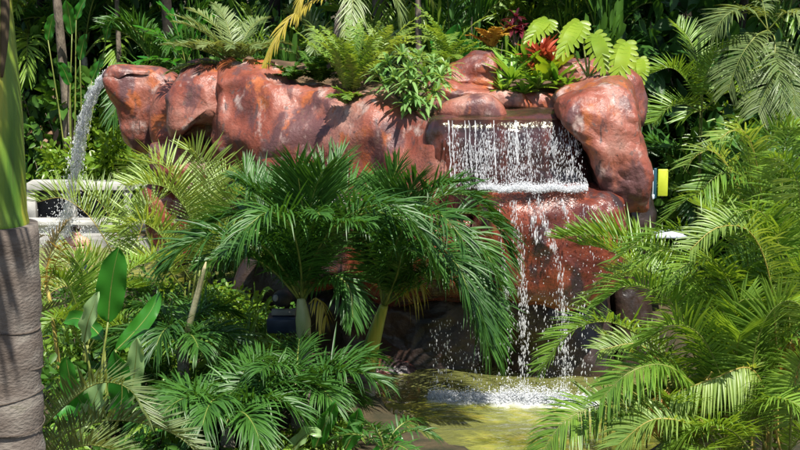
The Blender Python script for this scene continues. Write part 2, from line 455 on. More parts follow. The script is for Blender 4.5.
def boulder(name, outline, D, front, back, p=2.4, amp=0.10, mat='rock', seed=0.0, n=84, m=44, parent=rock, lab=None, smooth_n=True, tilt=0.0, orig=None):
    """outline: (px, py[, dD]) survey points of the boulder's widest section, bulged by front/back metres"""
    pts = A([pix(q[0], q[1], D + (q[2] if len(q) > 2 else 0)) for q in outline])
    c = pts.mean(0)
    P = np.vstack([pts[-1:], pts, pts[:2]])
    B = []
    k = len(pts)
    for t in np.linspace(0, k, n, endpoint=False):
        i = int(t); f = t - i
        a, b, cc, d = P[i], P[i + 1], P[i + 2], P[(i + 3)] if i + 3 < len(P) else P[(i + 3) % len(P)]
        # mix of straight and smooth
        cr = 0.5 * (2 * b + (cc - a) * f + (2 * a - 5 * b + 4 * cc - d) * f * f + (3 * b - a - 3 * cc + d) * f ** 3)
        ln = b * (1 - f) + cc * f
        B.append(0.65 * cr + 0.35 * ln)
    B = A(B)
    phi = np.linspace(0, np.pi, m)
    ss = np.abs(np.sin(phi)) ** (2 / p); cs = np.sign(np.cos(phi)) * np.abs(np.cos(phi)) ** (2 / p)
    V = []
    for s_, c_ in zip(ss[1:-1], cs[1:-1]):
        r = c + (B - c) * s_
        r = r.copy(); r[:, 1] -= (front if c_ > 0 else back) * c_
        r[:, 2] += tilt * c_ * (front if c_ > 0 else back)
        V.append(r)
    f0 = c - A([0, front, -tilt * front]); b0 = c + A([0, back, -tilt * back])
    V = np.vstack([np.concatenate(V), f0[None], b0[None]])
    nr = m - 2
    i = np.arange(nr - 1)[:, None] * n; j = np.arange(n)[None]; j2 = (j + 1) % n
    F4 = np.stack([i + j, i + n + j, i + n + j2, i + j2], -1).reshape(-1, 4)
    jj = np.arange(n); jn = (jj + 1) % n
    F3 = np.concatenate([np.stack([np.full(n, nr * n), jj, jn], 1), np.stack([np.full(n, nr * n + 1), (nr - 1) * n + jn, (nr - 1) * n + jj], 1)])
    me = mesh_np(name, V, [F4, F3])
    N = np.zeros(len(V) * 3, np.float32); me.vertices.foreach_get('normal', N) if False else None
    nor = A([list(v.normal) for v in me.vertices])
    disp = np.empty(len(V))
    for q, v in enumerate(V):
        big = fbm((v[0] + seed, v[1], v[2] * .8), 0.85, 2)
        cell = noise.voronoi(Vector((v[0] * 1.25 + seed, v[1] * 1.25, v[2] * 1.5)))[0]
        edge = min((cell[1] - cell[0]) * 2.2, 0.6)
        fine = fbm((v[0], v[1] + seed, v[2]), 3.6, 4)
        disp[q] = amp * (1.5 * big + 0.42 * (edge - 0.3) + 0.26 * fine)
    V = V + nor * disp[:, None]
    o = orig if orig is not None else A(parent.location)
    V = V - o
    me.vertices.foreach_set('co', V.astype(np.float32).ravel()); me.update()
    ob = obj(name, me, M[mat], parent)
    if lab: ob['label'] = lab
    return ob

# spout arm and left lobes (farther back), then the long band, the waterfall recess and the right blocks
boulder('spout_arm', [(107, 76), (125, 66), (160, 68), (185, 80), (180, 120), (160, 150), (136, 157), (122, 140), (115, 110)], 31.0, .55, .7, 3.0, .11, seed=1)
boulder('spout_lip', [(103, 76), (110, 67), (130, 64), (165, 68), (165, 77), (128, 73), (112, 82)], 30.9, .42, .5, 2.6, .04, seed=2)
def band(name, st, amp, mat='rock', seed=0.0, p=2.6, nu=150, nv=64, parent=rock, big=1.6):
    """long moulded wall: stations (px, y_top, y_bottom, depth, front, back), closed round section"""
    st = A(st, float)
    u = np.linspace(0, 1, nu); xs_ = np.linspace(0, len(st) - 1, nu)
    Q = np.stack([np.interp(xs_, np.arange(len(st)), st[:, k]) for k in range(6)], 1)
    for _ in range(4): Q[1:-1] = (Q[:-2] + 2 * Q[1:-1] + Q[2:]) / 4
    end = np.sqrt(np.clip(1 - np.clip(1 - np.minimum(u, 1 - u) / .05, 0, 1) ** 2.2, 0, 1)) * .96 + .04
    a_ = np.linspace(0, 2 * np.pi, nv, endpoint=False)
    ca = np.sign(np.cos(a_)) * np.abs(np.cos(a_)) ** (2 / p); sa = np.sign(np.sin(a_)) * np.abs(np.sin(a_)) ** (2 / p)
    V = np.empty((nu, nv, 3))
    for i in range(nu):
        x, yt, yb, d, fr, bk = Q[i]
        T_, B_ = pix(x, yt, d), pix(x, yb, d); c = (T_ + B_) / 2; h = (T_[2] - B_[2]) / 2 * end[i]
        V[i, :, 0] = c[0]; V[i, :, 1] = d - np.where(ca > 0, fr, bk) * ca * end[i]; V[i, :, 2] = c[2] + h * sa
    V = V.reshape(-1, 3)
    i = np.arange(nu - 1)[:, None] * nv; j = np.arange(nv)[None]; j2 = (j + 1) % nv
    F = np.stack([i + j, i + j2, i + nv + j2, i + nv + j], -1).reshape(-1, 4)
    me = mesh_np(name, V, [F, A([list(range(nv))[::-1]]), A([[(nu - 1) * nv + k for k in range(nv)]])])
    nor = A([list(v.normal) for v in me.vertices]); disp = np.empty(len(V))
    for q, v in enumerate(V):
        b_ = fbm((v[0] + seed, v[1], v[2] * .9), 0.75, 2)
        cell = noise.voronoi(Vector((v[0] * .9 + seed, v[1] * .9, v[2] * 1.0)))[0]
        disp[q] = amp * (big * b_ + .7 * (min((cell[1] - cell[0]) * 1.8, .7) - .35) + .25 * fbm((v[0], v[1] + seed, v[2]), 3.4, 4))
    V = V + nor * disp[:, None] - A(parent.location)
    me.vertices.foreach_set('co', V.astype(np.float32).ravel()); me.update()
    return obj(name, me, M[mat], parent)
band('rock_wall', [(215, 72, 165, 29.0, .75, 1.2), (245, 67, 178, 28.8, .9, 1.2), (285, 76, 185, 28.3, .95, 1.3), (325, 86, 195, 27.8, .9, 1.3), (365, 96, 205, 27.2, .85, 1.4), (405, 106, 210, 26.7, .8, 1.4), (432, 116, 212, 26.2, .7, 1.3), (450, 122, 210, 26.0, .6, 1.2)], .17, seed=5)
boulder('boulder', [(163, 95), (178, 68), (200, 59), (235, 66), (262, 88), (272, 125), (250, 148), (225, 122), (196, 122), (172, 135)], 29.4, .95, 1.2, 2.6, .12, seed=3)
boulder('boulder', [(150, 140), (182, 136), (215, 146), (245, 165), (265, 195), (255, 215), (205, 205), (165, 185), (146, 165)], 29.6, .6, 1.0, 2.4, .14, seed=7)
boulder('boulder', [(148, 192), (172, 184), (196, 190), (198, 225), (190, 262), (164, 270), (148, 240)], 29.8, .45, .8, 2.8, .12, 'wet', seed=8)
boulder('overhang', [(262, 160), (330, 165), (400, 190), (470, 205), (500, 235), (496, 278), (440, 296), (360, 288), (290, 276), (255, 225)], 26.4, 1.4, 1.6, 2.8, .16, seed=9, mat='wet')
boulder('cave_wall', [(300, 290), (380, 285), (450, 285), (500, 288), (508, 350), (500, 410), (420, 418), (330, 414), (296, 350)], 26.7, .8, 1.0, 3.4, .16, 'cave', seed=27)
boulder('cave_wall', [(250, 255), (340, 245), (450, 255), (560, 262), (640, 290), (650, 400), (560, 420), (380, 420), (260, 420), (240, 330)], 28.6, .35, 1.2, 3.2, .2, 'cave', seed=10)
boulder('boulder', [(325, 372), (345, 356), (385, 352), (412, 358), (424, 378), (420, 402), (370, 412), (330, 402)], 26.0, .5, .6, 2.5, .1, 'wet', seed=11)
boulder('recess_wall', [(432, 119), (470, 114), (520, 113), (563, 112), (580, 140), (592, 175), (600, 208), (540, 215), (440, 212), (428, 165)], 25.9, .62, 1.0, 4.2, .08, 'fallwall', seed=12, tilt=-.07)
boulder('ledge', [(478, 206), (500, 190), (545, 186), (600, 186), (622, 194), (632, 220), (630, 262), (615, 292), (570, 304), (520, 300), (486, 284), (474, 240)], 25.3, .95, 1.1, 3.0, .12, 'wet', seed=13, m=56, n=100)
boulder('boulder', [(553, 106), (560, 92), (602, 83), (626, 87), (640, 104), (642, 135), (646, 170), (642, 206), (614, 212), (600, 196), (588, 162), (574, 132), (558, 118)], 25.6, .85, 1.6, 4.0, .15, seed=14, n=120, m=60)
boulder('boulder', [(606, 132), (626, 122), (644, 134), (648, 165), (642, 196), (622, 200), (608, 180)], 25.3, .55, 1.0, 3.0, .12, seed=15)
boulder('boulder', [(160, 90), (220, 80), (280, 100), (290, 170), (250, 210), (180, 200), (155, 150)], 30.3, .4, .8, 3.0, .12, seed=23)
boulder('boulder', [(486, 96), (510, 90), (545, 92), (566, 98), (566, 112), (530, 113), (490, 112)], 28.0, .35, .7, 3.0, .08, seed=24)
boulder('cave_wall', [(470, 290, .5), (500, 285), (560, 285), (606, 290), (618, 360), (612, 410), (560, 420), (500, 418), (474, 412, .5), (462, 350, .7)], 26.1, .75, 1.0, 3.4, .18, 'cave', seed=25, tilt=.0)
boulder('boulder', [(600, 78), (620, 70), (636, 78), (643, 98), (640, 124), (622, 128), (604, 112)], 26.6, .5, .9, 2.8, .09, seed=16)
boulder('boulder', [(556, 62), (590, 58), (612, 66), (618, 86), (590, 96), (556, 92)], 28.0, .4, .8, 2.8, .09, seed=17)
boulder('boulder', [(440, 66), (468, 54), (492, 52), (505, 68), (505, 96), (480, 104), (440, 100), (425, 85)], 28.6, .6, .9, 2.4, .16, seed=18)
boulder('boulder', [(428, 84), (455, 82), (490, 86), (515, 92), (530, 106), (480, 112), (430, 112)], 27.8, .5, .8, 2.6, .12, seed=19)
boulder('boulder', [(437, 112), (446, 101), (468, 95), (490, 96), (503, 106), (506, 117), (480, 121), (445, 120)], 26.2, .32, .4, 2.5, .035, seed=20)
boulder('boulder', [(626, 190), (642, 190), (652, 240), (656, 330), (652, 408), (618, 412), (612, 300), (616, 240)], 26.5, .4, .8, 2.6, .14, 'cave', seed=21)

# soil on the planted top, and the shallow lip pool
def patch(name, pts, mat, z_add=0.0, thick=0.5, parent=rock, amp=.05, n=14):
    """lumpy slab over a quad of 4 world corners"""
    a, b, c, d = [A(q) for q in pts]
    u, v = np.meshgrid(np.linspace(0, 1, n * 3), np.linspace(0, 1, n))
    P = (a[None, None] * ((1 - u) * (1 - v))[..., None] + b * (u * (1 - v))[..., None] + c * (u * v)[..., None] + d * ((1 - u) * v)[..., None])
    for r in P.reshape(-1, 3): r[2] += z_add + amp * fbm(r, 2.0, 3)
    e = np.minimum(np.minimum(u, 1 - u) * 3, np.minimum(v, 1 - v))
    P[..., 2] -= thick * np.exp(-e * 14)
    nx, ny = n * 3, n
    i = np.arange(ny - 1)[:, None] * nx + np.arange(nx - 1)[None]
    F = np.stack([i, i + 1, i + nx + 1, i + nx], -1).reshape(-1, 4)
    return obj(name, mesh_np(name, P.reshape(-1, 3) - A(parent.location), F), M[mat], parent)
patch('soil_bed', [pix(222, 72, 29.8), pix(372, 97, 28.0), pix(372, 60, 31.0), pix(215, 50, 32.0)], 'soil', 0.02)
patch('soil_bed', [pix(360, 98, 27.0), pix(440, 112, 26.6), pix(450, 84, 30), pix(360, 72, 31)], 'soil', 0.0)
patch('soil_bed', [pix(496, 95, 28.1), pix(590, 90, 27.2), pix(615, 74, 30), pix(490, 74, 30.5)], 'soil', 0.0, thick=.5)

lipz = pix(500, 119.0, 25.35)[2]
V, F = sheet_grid(pix(436, 118, 25.2)[0], pix(562, 118, 25.2)[0], 25.22, 28.0, lipz, 0.06, 0.004)
o = obj('lip_pool', mesh_np('lip_pool', V, F), M['lip'])
tag(o, 'thin sheet of amber water in the basin feeding the upper fall', 'water', kind='structure')

# ------------------------------------------------------------------ falling water
OCT = A([[1, 0, 0], [-1, 0, 0], [0, 1, 0], [0, -1, 0], [0, 0, 1], [0, 0, -1]], float)
OCF = A([[0, 2, 4], [2, 1, 4], [1, 3, 4], [3, 0, 4], [2, 0, 5], [1, 2, 5], [3, 1, 5], [0, 3, 5]])
def blobs(P, S):
    P = np.asarray(P); S = np.asarray(S)
    N = len(P)
    J = 1 + 0.5 * (rng.random((N, 6, 1)) - .5)
    V = (P[:, None] + OCT[None] * J * S[:, None]).reshape(-1, 3)
    F = (np.arange(N)[:, None, None] * 6 + OCF[None]).reshape(-1, 3)
    return V, F

def drops(n, fx, fy, D0, D1, size, stretch, wind=0.0):
    """n dashes between pixel rows; fx(k) -> px, fy -> py"""
    P = []; S = []
    for _ in range(n):
        px, py, t = fx()
        d = D0 + (D1 - D0) * t + rng.normal(0, .05)
        P.append(pix(px, py, d))
        s = size * (0.35 + rng.random() ** 2 * 1.1)
        S.append([s, s, s * stretch * (0.6 + rng.random())])
    return P, S

wf = empty('waterfall', pix(510, 190, 25.0), 'broad upper waterfall curtain breaking into white drops above the ledge', 'waterfall')
wl = A(wf.location)
cols_ = rng.uniform(452, 574, 34)
def up():
    t = rng.beta(1.9, 1.1)
    if rng.random() < .25: t = t * .5
    c = cols_[rng.integers(len(cols_))] if rng.random() < .45 else rng.uniform(444, 576)
    x = c + rng.normal(0, 1.6) + (t * 10 if c > 540 else t * 3)
    y = 122 + t * 67
    if x < 480 and rng.random() < .55: y = 150 + rng.random() * 38; x += 8
    return x, y, t
P, S = drops(3600, up, None, 25.12, 24.72, .0072, 3.4)
V, F = blobs(P, S); tag(obj('falling_drops', mesh_np('falling_drops', V - wl, F), M['drop'], wf), kind='stuff')
# thin clear film strands from the lip
for k in range(9):
    x0 = rng.uniform(440, 572); n = 10
    t = np.linspace(0, rng.uniform(.5, 1), n)
    pth = A([pix(x0 + (tt * 10 if x0 > 540 else tt * 3) + rng.normal(0, .4), 120.5 + tt * 68, 25.16 - .4 * tt) for tt in t])
    V, f = tube(pth, np.abs(rng.normal(.006, .005, n)) + .002, 5)
    obj('water_strand', mesh_np('water_strand', V - wl, f), M['drop'], wf)
# foam line on the ledge
P, S = [], []
for _ in range(12000):
    x = 478 + 110 * rng.beta(1.3, 1.15); e = rng.normal(0, 1)
    P.append(pix(x, 190.0 + e * 1.3 + .9 * math.sin(x * .19) - rng.exponential(1.6), 24.62 + rng.normal(0, .12)))
    s = .003 + .007 * rng.random() ** 2; S.append([s * 1.6, s, s])
V, F = blobs(P, S); tag(obj('foam_line', mesh_np('foam_line', V - wl, F), M['foam'], wf), kind='stuff')

lf = empty('waterfall', pix(535, 395, 24.1), 'thin lower trickles running over the red ledge and dropping to the pond', 'waterfall')
ll = A(lf.location)
def trickle(pts, n, size, spread):
    pts = A(pts); P, S = [], []
    s = np.linspace(0, 1, len(pts))
    for _ in range(n):
        t = rng.random()
        q = [np.interp(t, s, pts[:, k]) for k in range(3)]
        P.append(pix(q[0] + rng.normal(0, spread), q[1] + rng.normal(0, 1), q[2] + rng.normal(0, .03)))
        r = size * (.25 + 1.2 * rng.random() ** 2); S.append([r, r, r * rng.uniform(2, 7)])
    return P, S
P, S = [], []
for pts, n, sz, sp in [
    ([(537, 196, 24.32), (544, 222, 24.22), (551, 238, 24.2), (558, 262, 24.2), (562, 296, 24.2)], 330, .008, 1.9),
    ([(513, 200, 24.5), (518, 240, 24.3), (523, 290, 24.2), (523, 340, 24.2), (522, 388, 24.2)], 560, .008, 2.3),
    ([(500, 205, 24.6), (504, 262, 24.4), (506, 300, 24.3)], 120, .012, 1.2),
    ([(560, 200, 24.3), (566, 215, 24.2), (570, 232, 24.2)], 60, .011, 2.2),
    ([(530, 200, 24.35), (534, 225, 24.25), (537, 245, 24.2)], 70, .010, 2.5),
    ([(585, 205, 24.3), (590, 260, 24.2)], 50, .008, 6.0),
    ([(562, 296, 24.2), (564, 340, 24.2), (565, 388, 24.2)], 500, .007, 3.0)]:
    p, s = trickle(pts, n, sz, sp); P += p; S += s
for _ in range(1150):           # loose drops in front of the cave
    c = rng.choice([436, 448, 476, 480, 500, 510, 527, 545, 556, 572, 585]) if rng.random() < .6 else rng.uniform(430, 595)
    y = rng.uniform(292 if c > 470 else 320, 392)
    P.append(pix(c + rng.normal(0, 2.2), y, 24.3 + rng.normal(0, .18)))
    r = .0075 * (.4 + rng.random() ** 2 * 1.3); S.append([r, r, r * 3])
for _ in range(260):            # specks on the wet ledge
    P.append(pix(rng.uniform(490, 625), rng.uniform(200, 285), 24.25)); r = .007 * (.5 + rng.random()); S.append([r, r, r * 1.6])
V, F = blobs(P, S); tag(obj('falling_drops', mesh_np('falling_drops', V - ll, F), M['drop'], lf), kind='stuff')
P, S = [], []
for _ in range(34000):           # splash
    x = 428 + 168 * rng.beta(1.05, 1.05); w = 4.2 * (.55 + .45 * math.sin(x * .11) ** 2)
    h = rng.exponential(2.6) * (1.4 if 500 < x < 570 else .7)
    y = 398 + (x - 430) * .035 + rng.normal(0, w) * .55 - h
    dd = CAM_H / math.tan(PITCH + math.atan((min(max(y + h, 388), 410) - 225) / FPX))
    P.append(pix(x, y, dd)); s = .003 + .009 * rng.random() ** 3; S.append([s * 1.7, s * 1.3, s * .9])
V, F = blobs(P, S); tag(obj('splash_foam', mesh_np('splash_foam', V - ll, F), M['foam'], lf), kind='stuff')

Vs, Fs, off = [], [], 0
for _ in range(420):            # low lumps of froth floating round the splash
    x = 428 + 168 * rng.beta(1.1, 1.1)
    y = 398.5 + (x - 430) * .035 + rng.normal(0, 2.6)
    dd = CAM_H / math.tan(PITCH + math.atan((y - 225) / FPX)); c = pix(x, y, dd)
    r = rng.uniform(.03, .13); k = 10; a = np.linspace(0, 2 * np.pi, k, endpoint=False)
    rr = r * (1 + rng.normal(0, .25, k)); h = rng.uniform(.01, .035)
    ring = np.stack([c[0] + rr * np.cos(a), c[1] + rr * .8 * np.sin(a), np.full(k, -.01)], 1)
    mid = np.stack([c[0] + rr * .55 * np.cos(a), c[1] + rr * .45 * np.sin(a), h + rng.normal(0, .006, k)], 1)
    V = np.vstack([ring, mid, [[c[0], c[1], h * 1.25]]])
    j = np.arange(k); j2 = (j + 1) % k
    F = np.concatenate([np.stack([j, j2, k + j2], 1), np.stack([j, k + j2, k + j], 1), np.stack([k + j, k + j2, np.full(k, 2 * k)], 1)])
    Vs.append(V); Fs.append(F + off); off += len(V)
tag(obj('froth', mesh_np('froth', np.concatenate(Vs) - ll, np.concatenate(Fs)), M['froth'], lf), kind='stuff')

# left spout stream
sp = empty('water_stream', pix(62, 246, 34), 'arc of clear water pouring from the spout arm into the pool', 'water stream')
sl = A(sp.location)
pth = catmull([pix(112, 72, 31.0), pix(103, 79, 31.2), pix(92, 96, 31.6), pix(82, 128, 32.3), pix(76, 164, 33.0), pix(69, 205, 33.6), pix(64, 246, 34.0)], 60)
for q in range(3):
    pj = pth + rng.normal(0, .02, pth.shape) + A([.06 * (q - 1), .05 * (q - 1), 0])
    V, f = tube(pj, np.linspace(.06, .05, 60) * (1 + .5 * rng.normal(0, .6, 60).clip(-1, 1)), 7)
    obj('water_strand', mesh_np('strand', V - sl, f), M['veil'], sp)
P, S = [], []
for _ in range(2600):
    t = rng.random(); q = pth[int(t * 59)]
    P.append(q + rng.normal(0, .05 + .12 * t ** 2, 3)); r = .008 * (.4 + 1.2 * rng.random()); S.append([r, r, r * 3])
for _ in range(1100):
    q = pix(64, 240, 34); P.append(q + A([rng.normal(0, .28), rng.normal(0, .25), abs(rng.normal(0, .32)) - .05])); r = .006 + .012 * rng.random() ** 2; S.append([r, r, r])
V, F = blobs(P, S); tag(obj('spray', mesh_np('spray', V - sl, F), M['foam'], sp), kind='stuff')

# ------------------------------------------------------------------ palms
def frond_geo(path, n=36, L=.6, wd=.04, a0=70, a1=25, vee=25, droop=.25, roll=0, t0=.12, K=4, prof='blade', mode='sin', fold=.25, jitter=6, side=None):
    """path: rachis polyline in world metres -> leaflet V,F,var"""
    P = np.asarray(path, float)
    h = P[-1] - P[0]; h[2] = 0
    if np.linalg.norm(h) < .15: h = A([0.3, -1, 0])
    S0 = nrm(np.cross(h, A([0, 0, 1.0])))
    if side is not None: S0 = nrm(A(side, ))
    T = nrm(np.gradient(P, axis=0))
    m = len(P)
    t = t0 + (1 - t0) * (np.arange(n) + .5) / n
    out = []
    for sd_ in (-1, 1):
        tt = np.clip(t + rng.normal(0, .25 / n, n), 0, 1)
        q = np.stack([np.interp(tt * (m - 1), np.arange(m), P[:, k]) for k in range(3)], 1)
        Tq = nrm(np.stack([np.interp(tt * (m - 1), np.arange(m), T[:, k]) for k in range(3)], 1))
        Sq = nrm(S0[None] - (Tq * S0).sum(1, keepdims=True) * Tq); Uq = np.cross(Sq, Tq)
        r = math.radians(roll)
        Sr = Sq * math.cos(r) + Uq * math.sin(r); Ur = Uq * math.cos(r) - Sq * math.sin(r)
        u = (t - t0) / (1 - t0)
        pl = (np.sin(np.pi * (0.16 + 0.74 * u)) ** .7) if mode == 'sin' else np.interp(u, [0, .15, .6, 1], [.5, .9, 1, .45])
        ln = L * pl * (1 + rng.normal(0, .07, n))
        ang = np.radians(a0 + (a1 - a0) * u + rng.normal(0, jitter, n))
        ve = np.radians(vee + rng.normal(0, jitter * 1.3, n))
        d = np.cos(ang)[:, None] * Tq + np.sin(ang)[:, None] * (sd_ * np.cos(ve)[:, None] * Sr + np.sin(ve)[:, None] * Ur)
        nn_ = np.cos(ve)[:, None] * Ur - sd_ * np.sin(ve)[:, None] * Sr
        dr = droop * (1 + rng.normal(0, .35, n))
        out.append(blades(q, d, nn_, ln, wd * (.8 + .3 * pl), dr, K, prof, fold))
    return merge(out)

def add_frond(parent, path, mat, rmat='rachis', r0=.018, name='frond', **kw):
    V, F, v = frond_geo(path, **kw)
    o0 = A(parent.location)
    f = obj(name, mesh_np(name, V - o0, F, v), M[mat], parent)
    n = len(path)
    tv, tf = tube(path, np.linspace(r0, r0 * .2, n), 5)
    obj('rachis', mesh_np('rachis', tv - o0, tf), M[rmat], f)
    return f

def arc(base, az, el, length, bend, n=18, power=1.2, swirl=0.0):
    """free-growing rachis: leaves at elevation el, bows down by bend degrees"""
    t = np.linspace(0, 1, n)
    e = np.radians(el - bend * t ** power); a = math.radians(az) + np.radians(swirl * t)
    d = np.stack([np.cos(a) * np.cos(e), np.sin(a) * np.cos(e), np.sin(e)], 1) * length / (n - 1)
    return A(base) + np.concatenate([[[0, 0, 0]], np.cumsum(d, 0)[:-1]])

def trunk(parent, pts, r, mat, name='trunk', sides=14, n=30, rings=0.0, wob=.04):
    P = catmull(pts, n)
    R = np.interp(np.linspace(0, 1, n), np.linspace(0, 1, len(r)), r)
    if rings: R = R * (1 + rings * (np.arange(n) % 2))
    V, f = tube(P, R, sides)
    V = V + rng.normal(0, wob * min(r), V.shape) * .3
    return obj(name, mesh_np(name, V - A(parent.location), f), M[mat], parent)

ADO = dict(n=92, L=1.02, wd=.034, a0=70, a1=26, vee=30, droop=.42, K=4, mode='flat', jitter=8, t0=.16)
def px_path(pts, n=22): return catmull([pix(*q) for q in pts], n)

# --- centre palm with grey-green shaft
b = pix(305, 420, 22.0); b[2] = gz(b[0], b[1]) - .05
pa = empty('feather_palm', b, 'dark green arching feather palm with grey-green stem amid the planting before the rock', 'palm')
top = pix(301, 298, 22.0)
trunk(pa, [b, pix(306, 380, 22), pix(304, 340, 22)], [.13, .11, .10], 'palmtrunk', rings=.05)
trunk(pa, [pix(304, 342, 22), pix(303, 318, 22), top], [.105, .115, .06], 'shaft2', 'crownshaft', wob=0)
tr_A = [
    ([(301, 300, 22), (290, 255, 21.9), (272, 208, 21.7), (238, 182, 21.4)], dict(vee=40, roll=10)),
    ([(301, 300, 22), (303, 250, 21.8), (312, 200, 21.3), (322, 172, 20.9)], dict(vee=25, droop=.08)),
    ([(303, 300, 22), (318, 282, 21.8), (336, 276, 21.6), (350, 290, 21.4), (353, 318, 21.2)], dict(vee=5, droop=.35, L=.55)),
    ([(299, 300, 22), (272, 262, 21.7), (232, 236, 21.4), (190, 244, 21.1), (172, 262, 21)], dict(vee=35)),
    ([(303, 298, 22), (328, 240, 22), (368, 212, 21.8), (412, 226, 21.5), (432, 258, 21.3)], dict(vee=32)),
    ([(300, 300, 22), (282, 268, 21.5), (258, 244, 20.8), (228, 250, 20.2)], dict(vee=35, L=.7)),
    ([(302, 300, 22), (312, 262, 21.5), (335, 226, 20.9), (365, 222, 20.4)], dict(vee=35, L=.7)),
    ([(301, 300, 22), (296, 250, 22.5), (286, 200, 23), (280, 178, 23.3)], dict(vee=20, droop=.1)),
    ([(302, 300, 22), (322, 240, 22.6), (345, 192, 23.2), (372, 180, 23.5)], dict(vee=25, droop=.15)),
    ([(302, 300, 22), (308, 250, 21.4), (316, 215, 20.6), (320, 215, 20)], dict(vee=28, droop=.3, L=.6)),
    ([(300, 300, 22), (276, 240, 22.4), (240, 215, 22.8), (205, 226, 23)], dict(vee=30)),
]
tr_A += [
    ([(302, 300, 22), (300, 262, 21.3), (290, 225, 20.7), (268, 212, 20.2), (246, 228, 19.9)], dict(vee=34)),
    ([(302, 300, 22), (318, 255, 21.6), (350, 215, 21.2), (388, 205, 20.9), (415, 225, 20.7)], dict(vee=34)),
    ([(301, 300, 22), (310, 245, 22.3), (322, 190, 22.6), (340, 160, 22.8)], dict(vee=25, droop=.15)),
    ([(300, 300, 22), (280, 250, 22.2), (256, 200, 22.4), (244, 172, 22.5)], dict(vee=28, droop=.2)),
    ([(300, 300, 22), (272, 270, 21.6), (238, 252, 21.3), (205, 262, 21)], dict(vee=28, L=.7)),
    ([(302, 300, 22), (306, 240, 21.6), (300, 190, 21.2), (296, 165, 21)], dict(vee=25, droop=.15)),
]
for pts, kw in tr_A:
    add_frond(pa, px_path(pts), 'adonidia', 'rachis', .022, **{**ADO, **kw})
add_frond(pa, px_path([(309, 304, 21.9), (316, 298, 21.8), (323, 305, 21.7), (326, 318, 21.7)], 10), 'yellow', 'rachis_y', .012, **{**ADO, 'n': 9, 'L': .35, 'vee': -30, 'droop': .8, 'wd': .035})

# --- right-hand palm with the sunlit shaft
b = pix(366, 392, 23.4); b[2] = gz(b[0], b[1]) - .05
pb = empty('feather_palm', b, 'feather palm with bright yellow-green stem standing at the water edge', 'palm')
topb = pix(384, 305, 23.3)
trunk(pb, [b, pix(367, 378, 23.4), pix(368, 370, 23.4)], [.15, .14, .13], 'palmtrunk', rings=.05)
trunk(pb, [pix(367, 376, 23.4), pix(372, 345, 23.4), topb], [.125, .125, .07], 'shaft', 'crownshaft', wob=0)
tr_B = [
    ([(384, 306, 23.3), (402, 268, 23.1), (440, 236, 22.8), (478, 244, 22.5), (500, 280, 22.3)], dict(vee=32)),
    ([(384, 306, 23.3), (410, 290, 23), (446, 276, 22.6), (476, 300, 22.3), (488, 345, 22.1)], dict(vee=22, droop=.35)),
    ([(384, 305, 23.3), (396, 240, 23.2), (430, 192, 22.9), (468, 180, 22.6)], dict(vee=34)),
    ([(384, 305, 23.3), (390, 245, 23), (404, 200, 22.6), (416, 178, 22.3)], dict(vee=25, droop=.12)),
    ([(384, 306, 23.3), (404, 270, 22.8), (428, 252, 22.2), (455, 262, 21.7), (468, 290, 21.5)], dict(vee=32)),
    ([(384, 306, 23.3), (412, 254, 23.4), (456, 215, 23.4), (492, 222, 23.4), (508, 250, 23.3)], dict(vee=34)),
    ([(384, 306, 23.3), (396, 278, 22.6), (404, 250, 21.9), (416, 252, 21.3)], dict(vee=30, L=.6)),
    ([(383, 306, 23.3), (374, 260, 23), (356, 230, 22.8), (336, 232, 22.6)], dict(vee=30, L=.7)),
    ([(383, 306, 23.3), (380, 250, 23.5), (376, 205, 23.8), (368, 188, 24)], dict(vee=25, droop=.15)),
    ([(384, 306, 23.3), (420, 272, 23.4), (462, 262, 23.4), (490, 300, 23.3), (498, 352, 23.2)], dict(vee=20, droop=.4)),
]
tr_B += [
    ([(384, 306, 23.3), (392, 255, 22.6), (410, 222, 22), (440, 215, 21.5), (462, 238, 21.2)], dict(vee=34)),
    ([(384, 306, 23.3), (400, 240, 23.6), (432, 200, 23.8), (470, 196, 23.9), (496, 218, 24)], dict(vee=34)),
    ([(384, 306, 23.3), (386, 240, 23.2), (388, 195, 23.1), (398, 165, 23)], dict(vee=25, droop=.15)),
    ([(384, 306, 23.3), (412, 280, 22.9), (448, 268, 22.5), (472, 285, 22.2), (482, 320, 22)], dict(vee=26)),
]
for pts, kw in tr_B:
    add_frond(pb, px_path(pts), 'adonidia', 'rachis', .022, **{**ADO, 'L': .9, **kw})
add_frond(pb, px_path([(388, 300, 23.2), (400, 282, 23.1), (412, 280, 23), (424, 284, 22.9)], 10), 'yellow', 'rachis_y', .012, **{**ADO, 'n': 9, 'L': .45, 'vee': -60, 'droop': .9, 'wd': .03})

# --- low palms in front
def low_palm(cx, cy, D, label, azs, mat='adonidia', L=1.5, gh=None, kw=None, tr_r=.1, trmat='palmtrunk', group=None, name='feather_palm', rm='rachis', el=(35, 80), bend=(70, 110)):
    top = pix(cx, cy, D)
    g0 = gz(top[0], top[1])
    r = empty(name, (top[0], top[1], g0 - .03), label, 'palm', group)
    trunk(r, [(top[0] + .05, top[1], g0 - .03), (top[0] + .02, top[1], (g0 + top[2]) / 2), top], [tr_r * 1.2, tr_r, tr_r * .7], trmat, rings=.05)
    for k, az in enumerate(azs):
        e = rng.uniform(*el); bd = rng.uniform(*bend)
        l = L * rng.uniform(.85, 1.12)
        add_frond(r, arc(top, az + rng.normal(0, 5), e, l, bd), mat, rm, .018, **{**ADO, 'L': .72, 'n': 70, 'wd': .030, **(kw or {}), 'roll': rng.normal(0, 8)})
    return r
pc_ = low_palm(296, 396, 20.4, 'low dark feather palm with pale bud sheath growing in front of the grey stem', list(range(-170, 190, 36)), L=1.4, el=(10, 55), bend=(50, 85))
q = pix(300, 385, 20.1); tt = np.linspace(0, 1, 12)
